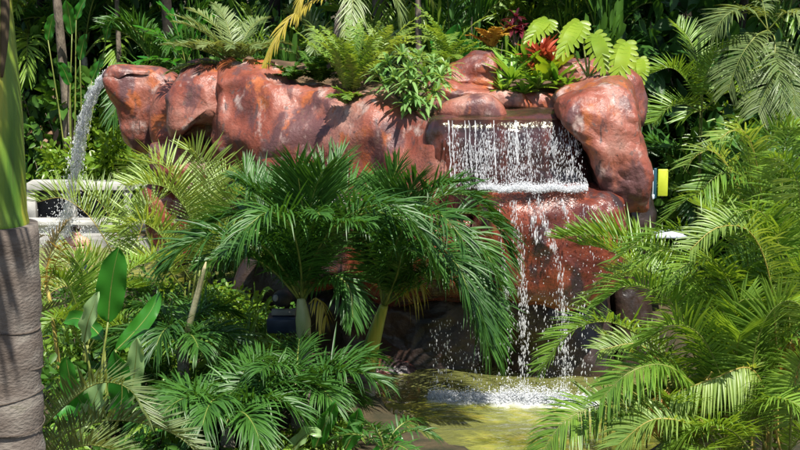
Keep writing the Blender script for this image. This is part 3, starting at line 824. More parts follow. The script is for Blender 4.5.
V, f = tube(np.stack([q[0] - .14 + .26 * tt, np.full(12, q[1]), q[2] + .03 * np.sin(tt * 9)], 1), .012 + .062 * np.sin(np.pi * tt) ** .7 * (1 + .2 * np.sin(tt * 31)), 10)
obj('bud_sheath', mesh_np('bud_sheath', V - A(pc_.location), f), M['ivory'], pc_)
low_palm(226, 428, 19.4, 'low bushy feather palm spreading over leafy undergrowth near the banana plant', list(range(-160, 200, 33)), L=1.5)
low_palm(182, 345, 21.5, 'young feather palm with a pale ivory stalk above the undergrowth', list(range(-150, 210, 45)), L=1.1)
yp_ = [o for o in col.objects if o.name.startswith('feather_palm')][-1]
V, f = tube(catmull([pix(182, 350, 21.4), pix(190, 322, 21.2), pix(198, 292, 21), pix(206, 262, 20.8)], 16), np.interp(np.linspace(0, 1, 16), [0, .6, .92, 1], [.05, .045, .03, .008]), 10)
obj('ivory_stalk', mesh_np('ivory_stalk', V - A(yp_.location), f), M['ivory'], yp_)

# ------------------------------------------------------------------ areca clumps
ARE = dict(n=92, L=.62, wd=.027, a0=82, a1=46, vee=42, droop=.10, K=4, mode='flat', jitter=5, t0=.22, fold=.3)
D0 = 18.5
b = pix(735, 445, D0); b[2] = gz(b[0], b[1])
ar = empty('areca_palm', b, 'large areca palm clump with yellow-green feather fronds beside the pond', 'palm')
tr_R = [
    ([(700, 440, 18.3), (685, 395, 18.1), (655, 348, 17.9), (610, 322, 17.7), (570, 332, 17.5), (542, 368, 17.4)], 'areca', dict(vee=45)),
    ([(705, 445, 18.6), (708, 380, 18.5), (722, 322, 18.4), (748, 268, 18.2), (792, 240, 18)], 'areca', dict(vee=35, roll=-30)),
    ([(745, 440, 18.9), (735, 340, 18.9), (712, 262, 18.8), (680, 232, 18.7), (645, 238, 18.6), (618, 258, 18.5)], 'areca', dict(vee=55)),
    ([(765, 440, 18.6), (766, 320, 18.6), (756, 220, 18.5), (748, 150, 18.3), (742, 132, 18.2), (728, 142, 18.1)], 'areca', dict(vee=30, roll=35, L=.62)),
    ([(785, 440, 19), (782, 300, 19), (775, 200, 18.9), (770, 150, 18.8), (785, 128, 18.7), (815, 128, 18.6)], 'areca', dict(vee=35, roll=-25, L=.6)),
    ([(760, 440, 19.3), (755, 300, 19.3), (742, 200, 19.3), (722, 158, 19.2), (704, 150, 19.1), (688, 165, 19)], 'areca_l', dict(vee=45)),
    ([(780, 450, 17.6), (768, 400, 17.4), (750, 368, 17.2), (715, 378, 17), (672, 394, 16.9)], 'areca_l', dict(vee=-30, droop=.55, L=.42, fold=.35)),
    ([(690, 450, 18), (660, 418, 17.8), (610, 404, 17.6), (566, 420, 17.4), (540, 455, 17.3)], 'areca', dict(vee=40)),
    ([(740, 450, 17.2), (752, 415, 17), (775, 398, 16.8), (805, 410, 16.6), (825, 440, 16.5)], 'areca', dict(vee=40)),
    ([(745, 440, 19), (750, 330, 18.9), (775, 270, 18.8), (812, 240, 18.7)], 'areca', dict(vee=40)),
    ([(720, 440, 18.2), (700, 350, 18), (668, 300, 17.8), (630, 285, 17.6), (598, 305, 17.5)], 'areca', dict(vee=50, roll=12)),
    ([(715, 440, 19.4), (695, 340, 19.6), (660, 285, 19.7), (620, 275, 19.8), (585, 300, 19.8)], 'areca_l', dict(vee=45)),
    ([(760, 440, 18.2), (745, 330, 18), (722, 268, 17.8), (690, 262, 17.7), (660, 290, 17.6)], 'areca', dict(vee=48, roll=-15)),
    ([(790, 440, 18.2), (790, 330, 18), (780, 250, 17.8), (762, 212, 17.6), (735, 215, 17.5), (712, 240, 17.4)], 'areca', dict(vee=45, L=.58)),
    ([(800, 440, 18.5), (802, 300, 18.3), (800, 200, 18.2), (790, 165, 18), (770, 158, 17.9)], 'areca', dict(vee=40)),
    ([(730, 450, 17.7), (705, 400, 17.4), (668, 366, 17.2), (630, 372, 17), (600, 400, 16.9)], 'areca', dict(vee=38, droop=.25)),
    ([(770, 455, 17.4), (775, 380, 17.2), (790, 340, 17), (815, 335, 16.9)], 'areca', dict(vee=40)),
    ([(765, 450, 17.9), (745, 360, 17.6), (735, 315, 17.4), (742, 300, 17.3), (770, 300, 17.2)], 'areca', dict(vee=42)),
    ([(700, 450, 18.8), (672, 380, 18.7), (640, 345, 18.7), (600, 350, 18.6)], 'areca_l', dict(vee=30, droop=.3)),
    ([(725, 452, 17), (690, 425, 16.8), (652, 420, 16.7), (618, 445, 16.6)], 'areca_l', dict(vee=30, droop=.35)),
    ([(755, 455, 16.8), (730, 430, 16.6), (700, 428, 16.5), (672, 450, 16.4)], 'areca', dict(vee=35, droop=.3)),
]
tr_R += [
    ([(775, 440, 18.4), (770, 300, 18.3), (762, 200, 18.2), (752, 145, 18.1), (738, 128, 18), (718, 140, 17.9)], 'areca_l', dict(vee=40, L=.7)),
    ([(790, 440, 18.3), (788, 300, 18.2), (782, 190, 18.1), (786, 138, 18), (802, 122, 17.9), (824, 132, 17.8)], 'areca', dict(vee=40, L=.72)),
    ([(780, 440, 18.7), (776, 300, 18.6), (766, 210, 18.5), (766, 155, 18.4), (776, 130, 18.3), (790, 126, 18.2)], 'areca', dict(vee=35, L=.72)),
    ([(765, 440, 19.1), (755, 300, 19), (738, 225, 18.9), (718, 195, 18.8), (692, 196, 18.7), (670, 215, 18.6)], 'areca', dict(vee=45, L=.66)),

    ([(770, 440, 18.9), (772, 330, 18.8), (768, 240, 18.6), (752, 185, 18.4), (725, 172, 18.2), (700, 190, 18)], 'areca', dict(vee=50, L=.66)),
    ([(778, 440, 17.9), (776, 340, 17.8), (768, 270, 17.6), (748, 230, 17.4), (716, 228, 17.2), (690, 250, 17)], 'areca_l', dict(vee=50)),
    ([(790, 440, 18.8), (798, 300, 18.7), (806, 220, 18.6), (796, 178, 18.5), (772, 172, 18.4)], 'areca', dict(vee=40, L=.66)),
    ([(735, 445, 17.6), (722, 380, 17.4), (700, 335, 17.2), (670, 325, 17), (640, 345, 16.9)], 'areca', dict(vee=48)),
    ([(750, 445, 17.5), (752, 370, 17.3), (765, 320, 17.1), (790, 300, 17), (815, 320, 16.9)], 'areca', dict(vee=45)),
    ([(725, 445, 18.9), (705, 330, 18.9), (690, 270, 18.8), (664, 250, 18.7), (636, 268, 18.6)], 'areca', dict(vee=52)),
    ([(790, 450, 17.1), (792, 400, 17), (800, 360, 16.9), (820, 350, 16.8)], 'areca', dict(vee=40)),
]
for pts, mt, kw in tr_R:
    q = px_path(pts, 26)
    kw = dict(kw)
    if kw.get('vee', 42) > 30: kw['vee'] = kw.get('vee', 42) - rng.uniform(14, 34)
    kw['roll'] = kw.get('roll', 0) + rng.normal(0, 14); kw['droop'] = max(kw.get('droop', .1), rng.uniform(.12, .3))
    add_frond(ar, q, mt, 'rachis_y' if mt == 'areca_l' else 'rachis', .017, **{**ARE, **kw})
for pts, mt in [([(798, 330, 17.2), (790, 345, 17.1), (786, 380, 17)], 'orange'), ([(712, 372, 17.3), (700, 392, 17.2), (686, 440, 17.1)], 'orange'),
                ([(668, 388, 17.4), (658, 400, 17.3), (655, 430, 17.2)], 'orange'), ([(700, 420, 16.9), (712, 432, 16.8), (690, 455, 16.7)], 'dry')]:
    add_frond(ar, px_path(pts, 14), mt, 'rachis_y', .012, **{**ARE, 'n': 20, 'L': .2, 'wd': .028, 'droop': .7, 'vee': -10, 't0': .05})
for k in range(16):       # inner fronds
    base = pix(rng.uniform(690, 800), 445, rng.uniform(18, 20)); base[2] = gz(base[0], base[1]) + .6
    add_frond(ar, arc(base, rng.uniform(0, 360), rng.uniform(68, 84), rng.uniform(2.4, 3.9), rng.uniform(50, 110), 20, 1.8), 'areca', 'rachis', .016, **{**ARE, 't0': .4})
for k in range(20):       # young suckers low in the clump
    base = pix(rng.uniform(640, 800), 450, rng.uniform(17.2, 20)); base[2] = gz(base[0], base[1]) + .15
    add_frond(ar, arc(base, rng.uniform(0, 360), rng.uniform(55, 84), rng.uniform(1.3, 2.4), rng.uniform(40, 100), 18, 1.6), 'areca' if k % 3 else 'areca_l', 'rachis', .012, **{**ARE, 't0': .25, 'vee': 25, 'L': .5, 'n': 64})
for k in range(15):       # canes
    x = rng.uniform(690, 800); d = rng.uniform(17.8, 19.6)
    p0 = pix(x, 440, d); p0[2] = gz(p0[0], p0[1]) - .05
    p1 = pix(x + rng.normal(0, 20), rng.uniform(330, 400), d)
    V, f = tube(catmull([p0, (p0 + p1) / 2 + rng.normal(0, .04, 3), p1], 12), np.linspace(.035, .02, 12), 7)
    obj('cane', mesh_np('cane', V - A(ar.location), f), M['rachis_y'], ar)

# left arecas beside the pool
def areca(name, loc, label, fr, mat, group=None, rm='rachis', **kw):
    r = empty(name, loc, label, 'palm', group)
    for pts in fr:
        m_ = mat
        if isinstance(pts, dict): m_ = pts.get('mat', mat); pts = pts['p']
        q = px_path(pts, 22)
        add_frond(r, q, m_, rm, .014, **{**ARE, **kw})
        p0 = A([q[0][0] * .3 + loc[0] * .7, loc[1], loc[2]])
        V, f = tube(catmull([p0, (p0 + q[0]) / 2, q[0]], 8), np.linspace(.020, .014, 8), 6)
        obj('cane', mesh_np('cane', V - A(loc), f), M['rachis'], r)
    return r
b = pix(175, 330, 25.5); b[2] = gz(b[0], b[1])
areca('areca_palm', b, 'pale sunlit areca palm with fanned fronds against the lower red boulders', [
    [(206, 270, 25.2), (212, 215, 25), (208, 178, 24.8), (196, 152, 24.6), (186, 150, 24.5)],
    [(196, 270, 25), (192, 225, 24.8), (172, 192, 24.5), (150, 184, 24.3), (128, 186, 24.1)],
    [(200, 270, 25.4), (190, 205, 25.6), (168, 168, 25.8), (145, 165, 26), (128, 178, 26.1)],
    [(204, 280, 25), (222, 225, 24.8), (238, 195, 24.6), (250, 200, 24.5)],
    [(190, 280, 24.8), (165, 240, 24.6), (140, 222, 24.4), (118, 232, 24.2)],
    [(198, 270, 25.2), (204, 220, 25.6), (222, 182, 26), (236, 178, 26.2)],
    [(185, 290, 24.6), (160, 262, 24.4), (140, 262, 24.2), (122, 282, 24.1)],
    [(200, 285, 24.5), (216, 250, 24.2), (240, 240, 24), (262, 262, 23.9)],
], 'areca_l', L=.8, vee=38, n=60, wd=.028)
b = pix(110, 340, 25.0); b[2] = gz(b[0], b[1])
areca('areca_palm', b, 'thin areca palm whose fronds fan across the white terrace and bather', [
    [(122, 275, 25), (108, 245, 25), (88, 215, 25), (62, 198, 25), (38, 202, 25)],
    [(125, 280, 25.3), (118, 235, 25.3), (102, 205, 25.3), (82, 190, 25.3)],
    [(118, 290, 24.6), (96, 268, 24.4), (72, 262, 24.2), (50, 275, 24)],
    [(126, 280, 25.5), (140, 232, 25.6), (150, 205, 25.7), (164, 198, 25.8)],
    [(110, 300, 24.3), (82, 285, 24), (55, 290, 23.8), (35, 310, 23.6)],
], 'areca_l', rm='rachis_y', L=.85, vee=45, n=40, wd=.022)

b = pix(80, 400, 22.6); b[2] = gz(b[0], b[1])
areca('areca_palm', b, 'green areca palm filling the gap between royal palm and banana leaf', [
    [(84, 345, 22.6), (78, 310, 22.4), (66, 282, 22.2), (50, 276, 22)],
    [(86, 345, 22.6), (88, 305, 22.5), (84, 275, 22.4), (74, 258, 22.3)],
    [(88, 345, 22.6), (98, 312, 22.8), (116, 290, 23), (140, 288, 23.2)],
    [(84, 350, 22.4), (70, 325, 22), (56, 318, 21.7), (42, 330, 21.5)],
    [(88, 350, 22.4), (104, 330, 22.2), (128, 325, 22), (150, 340, 21.8)],
    [(90, 350, 22.8), (110, 300, 23), (130, 270, 23.2), (150, 262, 23.4)],
], 'areca', L=.55, vee=38, n=60, wd=.026)

# straw-coloured dead frond by the trunk
b = pix(62, 330, 22); b[2] = gz(b[0], b[1])
dp = empty('dead_frond', b, 'dry straw and orange palm frond hanging beside the grey trunk', 'dead frond')
add_frond(dp, px_path([(46, 285, 22), (48, 262, 21.9), (55, 240, 21.8), (66, 222, 21.7)], 14), 'dry', 'rachis_y', .02, **{**ARE, 'n': 34, 'L': .42, 'vee': 30, 'droop': .3, 'a0': 40, 'a1': 15, 'wd': .022})
add_frond(dp, px_path([(42, 298, 22), (52, 272, 21.9), (60, 252, 21.8), (62, 240, 21.8)], 12), 'orange', 'rachis_y', .014, **{**ARE, 'n': 14, 'L': .4, 'vee': 10, 'droop': .5})
V, f = tube(catmull([b, pix(50, 300, 22), pix(46, 285, 22)], 8), .03, 6)
obj('stalk', mesh_np('stalk', V - b, f), M['rachis_y'], dp)

# shaded date-like palm in the lower left corner
b = pix(20, 520, 13.0); b[2] = gz(b[0], b[1])
dl = empty('date_palm', b, 'shaded grey-green palm with stiff comb-like fronds at the foot of the thick trunk', 'palm')
crown_ = pix(5, 470, 13.2)
trunk(dl, [b, (A(b) + crown_) / 2, crown_], [.14, .12, .11], 'palmtrunk', rings=.06)
for pts, kw in [
    ([(5, 470, 13.2), (22, 448, 12.8), (58, 412, 12.5), (95, 384, 12.3), (128, 388, 12.1), (150, 420, 12)], dict()),
    ([(0, 470, 13.2), (-5, 400, 12.8), (8, 350, 12.5), (28, 318, 12.3), (60, 305, 12.2)], dict(vee=20)),
    ([(5, 470, 13.2), (50, 440, 13), (110, 420, 12.8), (170, 432, 12.6), (205, 460, 12.5)], dict(vee=48)),
    ([(0, 470, 13.2), (10, 410, 13.3), (22, 370, 13.4), (20, 330, 13.5)], dict(vee=20)),
    ([(10, 470, 13.2), (40, 460, 12.6), (90, 445, 12.2), (140, 460, 12)], dict(vee=45)),
]:
    add_frond(dl, px_path(pts, 26), 'shade', 'rachis', .016, **{**ARE, 'n': 84, 'L': .36, 'wd': .017, 'a0': 68, 'a1': 35, 'vee': 38, 'droop': .06, **kw})

# ------------------------------------------------------------------ royal palm trunk on the left
DT = 11.0
b = pix(0, 450, DT); b[2] = gz(b[0], b[1]) - .05
ry = empty('royal_palm', b, 'thick royal palm with grey ringed trunk and glossy yellow-green crownshaft', 'palm')
zt = pix(0, 224, DT)[2]
cx = b[0] + .02
zz = np.linspace(b[2], zt, 44)
Pt = np.stack([np.full(44, cx), np.full(44, DT), zz], 1)
Rt = .325 + .012 * np.sin(zz * 3) + np.where(np.arange(44) % 4 == 0, -.012, .002) + rng.normal(0, .003, 44)
V, f = tube(Pt, Rt, 32); obj('trunk', mesh_np('trunk', V - b, f), M['royaltrunk'], ry)
for zr in np.arange(b[2] + .3, zt - .05, .235):      # leaf scars ring the trunk
    zr += rng.normal(0, .03); a_ = np.linspace(0, 2 * np.pi, 33)
    ring = np.stack([cx + .322 * np.cos(a_), DT + .322 * np.sin(a_), zr + .02 * np.sin(a_ * 2 + zr * 7)], 1)
    V, f = tube(ring, .006 + .0035 * np.sin(a_ * 3 + zr * 5), 6, cap=False)
    obj('leaf_scar', mesh_np('leaf_scar', V - b, f), M['scar'], ry)
zs = np.linspace(zt - .05, zt + 3.6, 50)
rs = np.interp(zs - zt, [-.05, 0, .1, .8, 1.6, 3.6], [.27, .275, .255, .235, .185, .12])
V, f = tube(np.stack([cx + .03 * np.sin((zs - zt)), np.full(50, DT), zs], 1), rs, 32)
obj('crownshaft', mesh_np('crownshaft', V - b, f), M['shaft'], ry)
# dry sheath edges wrapping the upper shaft
for k, (a0, z0, a1, z1) in enumerate([(-2.4, zt + .75, -1.0, zt + 1.75), (-1.6, zt + .2, -1.9, zt + 1.5), (-.9, zt + 1.1, -.3, zt + 2.0)]):
    n = 14; tt = np.linspace(0, 1, n); aa = a0 + (a1 - a0) * tt; z_ = z0 + (z1 - z0) * tt
    rr = np.interp(z_ - zt, [-.05, 0, .1, .8, 1.6, 2.4], [.27, .275, .255, .235, .185, .13]) + .004
    ctr = np.stack([cx + .03 * np.sin(z_ - zt) + rr * np.cos(aa), DT + rr * np.sin(aa), z_], 1)
    V, f = tube(ctr, .012 + .026 * np.sin(np.pi * tt), 6)
    obj('sheath_edge', mesh_np('sheath_edge', V - b, f), M['sheath'], ry)
for az_ in (-100, -82, -66, -50, -34, -16):  # extra fronds above the view, added sunward to shade the trunk
    add_frond(ry, arc((cx + .03, DT, zt + 3.45), az_, rng.uniform(15, 50), rng.uniform(2.8, 3.4), rng.uniform(35, 60), 22), 'adonidia', 'rachis', .035, **{**ADO, 'n': 60, 'L': .62, 'wd': .04})
topr = A([cx + .03, DT, zt + 3.5])
for k in range(9):
    add_frond(ry, arc(topr, k * 40 + rng.normal(0, 6), rng.uniform(25, 75), rng.uniform(2.8, 3.4), rng.uniform(50, 90), 22), 'adonidia', 'rachis', .035, **{**ADO, 'n': 48, 'L': .62, 'wd': .04})

# ------------------------------------------------------------------ broad paddles (banana / heliconia)
def paddle(path, W, up=None, nw=7, wave=.03, fold=.25):
    P = np.asarray(path, float); n = len(P)
    h = P[-1] - P[0]
    T = nrm(np.gradient(P, axis=0))
    up = A(up if up is not None else [0, -1, .35], float)
    Nn = nrm(up[None] - (T @ up)[:, None] * T); S = np.cross(T, Nn)
    s = np.linspace(0, 1, n)
    w = np.interp(s, [0, .06, .2, .5, .8, .93, 1], [.12, .5, .86, 1, .8, .45, .02]) * W / 2
    u = np.linspace(-1, 1, nw)
    V = P[:, None] + S[:, None] * (u[None, :] * w[:, None])[..., None]
    lift = (np.abs(u) ** 1.3)[None] * fold * w[:, None] + wave * np.sin(s[:, None] * 17 + u[None] * 2 + P[0, 0] * 9) * np.abs(u)[None] ** 2
    V = V + Nn[:, None] * lift[..., None]
    i = np.arange(n - 1)[:, None] * nw + np.arange(nw - 1)[None]
    F = np.stack([i, i + 1, i + nw + 1, i + nw], -1).reshape(-1, 4)
    return V.reshape(-1, 3), F, np.full(n * nw, rng.random())

def paddle_plant(name, label, cat, loc, leaves, group=None):
    r = empty(name, loc, label, cat, group)
    o0 = A(loc)
    for pts, W, mt, up in leaves:
        q = px_path(pts, 22)
        V, F, v = paddle(q, W, up)
        lf_ = obj('leaf', mesh_np('leaf', V - o0, F, v), M[mt], r)
        V, f = tube(q + A([0, .004, -.004]), np.linspace(.014, .004, 22), 5)
        obj('midrib', mesh_np('midrib', V - o0, f), M['rachis'], lf_)
        V, f = tube(catmull([o0 + rng.normal(0, .05, 3) * A([1, 1, 0]), (o0 + q[0]) / 2 + rng.normal(0, .04, 3), q[0]], 10), np.linspace(.026, .014, 10), 6)
        obj('stalk', mesh_np('stalk', V - o0, f), M['rachis'], r)
    return r
b = pix(105, 440, 20.5); b[2] = gz(b[0], b[1])
paddle_plant('banana_plant', 'banana plant with one tall upright bright green paddle leaf in the left planting', 'banana plant', b, [
    ([(108, 322, 20.5), (110, 295, 20.4), (114, 268, 20.3), (119, 247, 20.25)], .42, 'banana', [.25, -1, .2]),
    ([(84, 342, 20.3), (88, 322, 20.1), (94, 305, 20), (98, 292, 19.95)], .26, 'pale', [-.3, -1, .5]),
    ([(116, 350, 20.6), (134, 332, 20.7), (150, 312, 20.8), (160, 292, 20.9)], .26, 'banana', [.4, -1, .4]),
    ([(90, 420, 20), (92, 408, 19.8), (98, 390, 19.7), (104, 380, 19.6)], .34, 'pale', [0, -1, .6]),
    ([(130, 400, 20.1), (134, 375, 20), (136, 355, 19.9), (137, 338, 19.8)], .26, 'pale', [.2, -1, .3]),
    ([(118, 420, 20), (122, 395, 19.9), (120, 372, 19.8), (114, 350, 19.7)], .36, 'banana', [-.2, -1, .2]),
    ([(98, 425, 20), (80, 400, 19.8), (70, 378, 19.7), (66, 356, 19.6)], .34, 'banana', [-.3, -1, .3]),
    ([(104, 340, 20.8), (90, 325, 21), (76, 318, 21.1), (64, 322, 21.2)], .26, 'banana', [-.3, -1, .3]),
    ([(125, 440, 19.8), (150, 430, 19.6), (172, 420, 19.5), (190, 425, 19.4)], .34, 'banana', [.1, -.6, 1]),
    ([(90, 440, 19.9), (76, 425, 19.6), (66, 415, 19.5), (54, 420, 19.4)], .34, 'banana', [-.1, -.6, 1]),
])
b = pix(330, 470, 19.6); b[2] = gz(b[0], b[1])
paddle_plant('heliconia', 'low heliconia with broad glossy leaves beneath the feather palm near the water', 'heliconia', b, [
    ([(315, 448, 19.5), (322, 430, 19.4), (330, 414, 19.3), (336, 402, 19.2)], .24, 'banana', [.3, -1, .3]),
    ([(345, 450, 19.6), (352, 435, 19.5), (356, 420, 19.4), (358, 408, 19.3)], .24, 'banana', [.2, -1, .3]),
    ([(290, 455, 19.3), (300, 440, 19.2), (312, 432, 19.1), (322, 436, 19)], .22, 'pale', [.1, -.7, .8]),
    ([(370, 460, 19.6), (384, 446, 19.5), (394, 438, 19.4), (404, 442, 19.3)], .20, 'banana', [.1, -.7, .8]),
    ([(260, 458, 19.2), (262, 442, 19.1), (268, 428, 19), (276, 418, 18.9)], .22, 'banana', [.1, -1, .5]),
])
b = pix(405, 452, 18.6); b[2] = gz(b[0], b[1])
low_palm(385, 452, 18.6, 'small dark palm seedling at the near pond bank', [-20, 40, 100, 170, 230, 300], L=.8, kw=dict(L=.32, n=20, wd=.03))

# ------------------------------------------------------------------ leafy masses
def cloud(n, rad, leaf, wd, up=.5, prof='leaf', clumps=14, K=3, droop=.25, hemi=False):
    """leaves in clumps through an ellipsoid"""
    rad = A(rad, float)
    C = nrm(rng.normal(size=(clumps, 3))) * (rng.random((clumps, 1)) ** .45) * .86
    if hemi: C[:, 2] = np.abs(C[:, 2])
    k = rng.integers(0, clumps, n)
    off = nrm(rng.normal(size=(n, 3))) * (rng.random((n, 1)) ** .5) * .36
    P = (C[k] + off) * rad
    d = nrm(off * 2.2 + C[k] * .6 + rng.normal(0, .35, (n, 3)) + A([0, -.15, 0]))
    nn_ = nrm(A([0, 0, 1.0]) * up + C[k] * .5 + rng.normal(0, .45, (n, 3)))
    s = leaf * (.6 + .7 * rng.random(n))
    return blades(P, d, nn_, s, s * wd, droop, K, prof, .2)

def stems(n, rad, h0, r=.02):
    Vs, Fs, off = [], [], 0
    for _ in range(n):
        e = A([rng.normal(0, .4) * rad[0], rng.normal(0, .4) * rad[1], rng.uniform(-.2, .6) * rad[2]])
        p0 = A([rng.normal(0, .08), rng.normal(0, .08), -h0])
        V, f = tube(catmull([p0, (p0 + e) / 2 + rng.normal(0, .06, 3), e], 8), np.linspace(r, r * .35, 8), 5)
        Vs.append(V); Fs.append(f[0] + off); off += len(V)
    return np.concatenate(Vs), np.concatenate(Fs)

shrub_lib = {}
def shrub_proto(key, n, rad, leaf, wd, mat, **kw):
    out = []
    for v in range(3):
        V, F, va = cloud(n, rad, leaf, wd, **kw)
        me = mesh_np('foliage', V + A([0, 0, rad[2] * .9]), F, va); me.materials.append(M[mat])
        SV, SF = stems(7, rad, rad[2] * .95)
        ms = mesh_np('stems', SV + A([0, 0, rad[2] * .9]), SF); ms.materials.append(M['bark'])
        out.append((me, ms))
    shrub_lib[key] = out
shrub_proto('broad', 420, (1.0, .8, 1.0), .34, .42, 'bush')
shrub_proto('dark', 480, (1.1, .9, 1.1), .30, .40, 'bush_d')
shrub_proto('lime', 520, (.8, .7, .7), .22, .40, 'bush_l')
shrub_proto('fine', 900, (1.0, .8, 1.0), .17, .45, 'bush')
shrub_proto('strap', 260, (.8, .7, .7), .62, .12, 'areca', prof='strap', droop=.5, clumps=8)
shrub_proto('grassy', 300, (.7, .6, .5), .50, .09, 'fern', prof='blade', droop=.6, clumps=8, hemi=True)
shrub_proto('litter', 60, (.8, .6, .9), .22, .45, 'litter')

def shrub(key, x, y, s, label, group, sz=1.0, name='shrub', z=None, rz=None):
    me, ms = shrub_lib[key][random.randrange(3)]
    zz_ = gz(x, y) - .08 if z is None else z
    r = empty(name, (x, y, zz_), label, 'shrub', group)
    r.scale = (s, s, s * sz); r.rotation_euler.z = random.uniform(0, 6.28) if rz is None else rz
    obj('foliage', me, None, r); obj('stems', ms, None, r)
    return r

def at_ground(px, D):
    q = pix(px, 225, D); return q[0], D

# hedge and jungle behind the left pool
LBL = {
    'hedge': ('lime green rounded shrub in the hedge behind the white terrace', 'hedge shrubs behind the white terrace'),
    'left': ('broad-leaved green shrub in the jungle behind the spout arm and thin trunks', 'broad-leaved shrubs behind the spout arm'),
    'leftd': ('dark leafy shrub filling the jungle behind the spout arm', 'dark shrubs behind the spout arm'),
    'mid': ('broad-leaved shrub behind the plants growing on the rock top', 'broad-leaved shrubs behind the rock top'),
    'midd': ('dark shrub in the shade behind the rock top plants', 'dark shrubs behind the rock top'),
    'right': ('broad-leaved shrub in the jungle between the rock and the areca clump', 'broad-leaved shrubs right of the rock'),
    'rightd': ('dark leafy shrub in the shaded jungle beyond the areca clump', 'dark shrubs beyond the areca clump'),
    'midf': ('small-leaved shrub behind the plants growing on the rock top', 'small-leaved shrubs behind the rock top'),
    'rightf': ('small-leaved shrub in the jungle between the rock and the areca clump', 'small-leaved shrubs right of the rock'),
    'low_lime': ('low lime yellow-green shrub in the undergrowth around the feather palms', 'lime undergrowth shrubs'),
    'low_fine': ('low small-leaved green shrub in the undergrowth around the feather palms', 'small-leaved undergrowth shrubs'),
    'low_broad': ('low broad-leaved shrub in the undergrowth around the banana plant', 'broad-leaved undergrowth shrubs'),
    'strap': ('strap-leaved clump in the undergrowth around the banana plant', 'strap-leaved undergrowth clumps'),
}
for px, D, s in [(52, 40.5, 1.1), (82, 40.3, 1.2), (108, 40.2, 1.3), (132, 40, 1.25), (152, 39.5, 1.2), (176, 39, 1.2), (118, 41.5, 1.6), (145, 41.5, 1.7)]:
    x, y = at_ground(px, D); shrub('lime', x, y, s, *LBL['hedge'], sz=1.25)
for k in range(15):
    x, y = at_ground(rng.uniform(30, 200), rng.uniform(42, 48)); shrub('broad', x, y, rng.uniform(1.0, 1.7), *LBL['left'], sz=rng.uniform(1, 1.5))
for k in range(14):
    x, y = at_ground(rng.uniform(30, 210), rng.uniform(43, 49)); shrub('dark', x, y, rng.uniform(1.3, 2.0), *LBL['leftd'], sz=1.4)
for k in range(6):
    x, y = at_ground(rng.uniform(45, 180), rng.uniform(41.5, 44)); shrub('litter', x, y, rng.uniform(1, 1.6), 'withered brown-leaved shrub among the dark jungle behind the hedge', 'withered shrubs behind the hedge', sz=1.3)
for k in range(18):
    x, y = at_ground(rng.uniform(190, 640), rng.uniform(35, 41)); shrub('broad' if k % 3 else 'fine', x, y, rng.uniform(1.2, 1.9), *(LBL['mid'] if k % 3 else LBL['midf']), sz=rng.uniform(1.4, 2.0))
for k in range(20):
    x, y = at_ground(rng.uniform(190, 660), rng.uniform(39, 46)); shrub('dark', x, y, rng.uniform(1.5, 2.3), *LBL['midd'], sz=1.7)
for k in range(16):
    x, y = at_ground(rng.uniform(640, 820), rng.uniform(30, 40)); shrub('broad' if k % 2 else 'fine', x, y, rng.uniform(.9, 1.5), *(LBL['right'] if k % 2 else LBL['rightf']), sz=rng.uniform(1, 1.6))
for k in range(22):
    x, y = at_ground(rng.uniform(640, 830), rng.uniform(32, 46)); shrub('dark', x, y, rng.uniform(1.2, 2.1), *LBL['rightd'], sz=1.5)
# undergrowth, near left and centre
for px, py, D, key, s in [(60, 330, 23, 'strap', .7), (75, 300, 24, 'strap', .7), (150, 320, 23, 'strap', .8), (130, 300, 24.5, 'strap', .75), (215, 300, 23.5, 'strap', .7),
                          (240, 330, 22.6, 'strap', .7), (175, 390, 20.8, 'strap', .6), (150, 420, 20, 'strap', .6), (250, 290, 24.5, 'strap', .7), (275, 330, 23, 'strap', .5),
                          (90, 350, 22, 'strap', .7), (60, 400, 19, 'strap', .6), (285, 440, 19, 'strap', .45), (330, 440, 20, 'strap', .45), (245, 440, 18.6, 'strap', .5)]:
    x, y = at_ground(px, D); z = max(gz(x, y) - .05, pix(px, py, D)[2] - 1.2 * s)
    shrub(key, x, y, s, *LBL['strap'], sz=max(1.0, (pix(px, py, D)[2] - gz(x, y)) / (s * 1.35)))
for px, py, D, key, s in [(70, 380, 21, 'broad', .7), (110, 400, 21, 'broad', .7), (165, 350, 22.5, 'fine', .7), (200, 400, 21, 'fine', .7), (250, 400, 21.3, 'fine', .7), (215, 350, 22.6, 'fine', .7),
                          (100, 330, 23.5, 'fine', .8), (150, 270, 26, 'fine', .8), (60, 280, 26, 'fine', .8), (265, 360, 22.6, 'fine', .6), (180, 440, 18.5, 'broad', .55),
                          (120, 440, 18.5, 'broad', .55), (320, 430, 21, 'fine', .5), (230, 270, 26.5, 'lime', .7), (205, 255, 27, 'lime', .8), (260, 440, 20, 'lime', .5), (300, 450, 20, 'lime', .5), (170, 265, 27.3, 'lime', .8), (195, 290, 26, 'fine', .8), (240, 285, 26, 'lime', .8), (270, 305, 25, 'fine', .7), (225, 318, 24.5, 'lime', .7), (140, 300, 25.5, 'lime', .7), (170, 305, 24.5, 'fine', .7), (320, 345, 24.2, 'fine', .4)]:
    x, y = at_ground(px, D)
    shrub(key, x, y, s, *LBL['low_' + key], sz=max(.8, (pix(px, py, D)[2] - gz(x, y)) / (s * 1.7)))

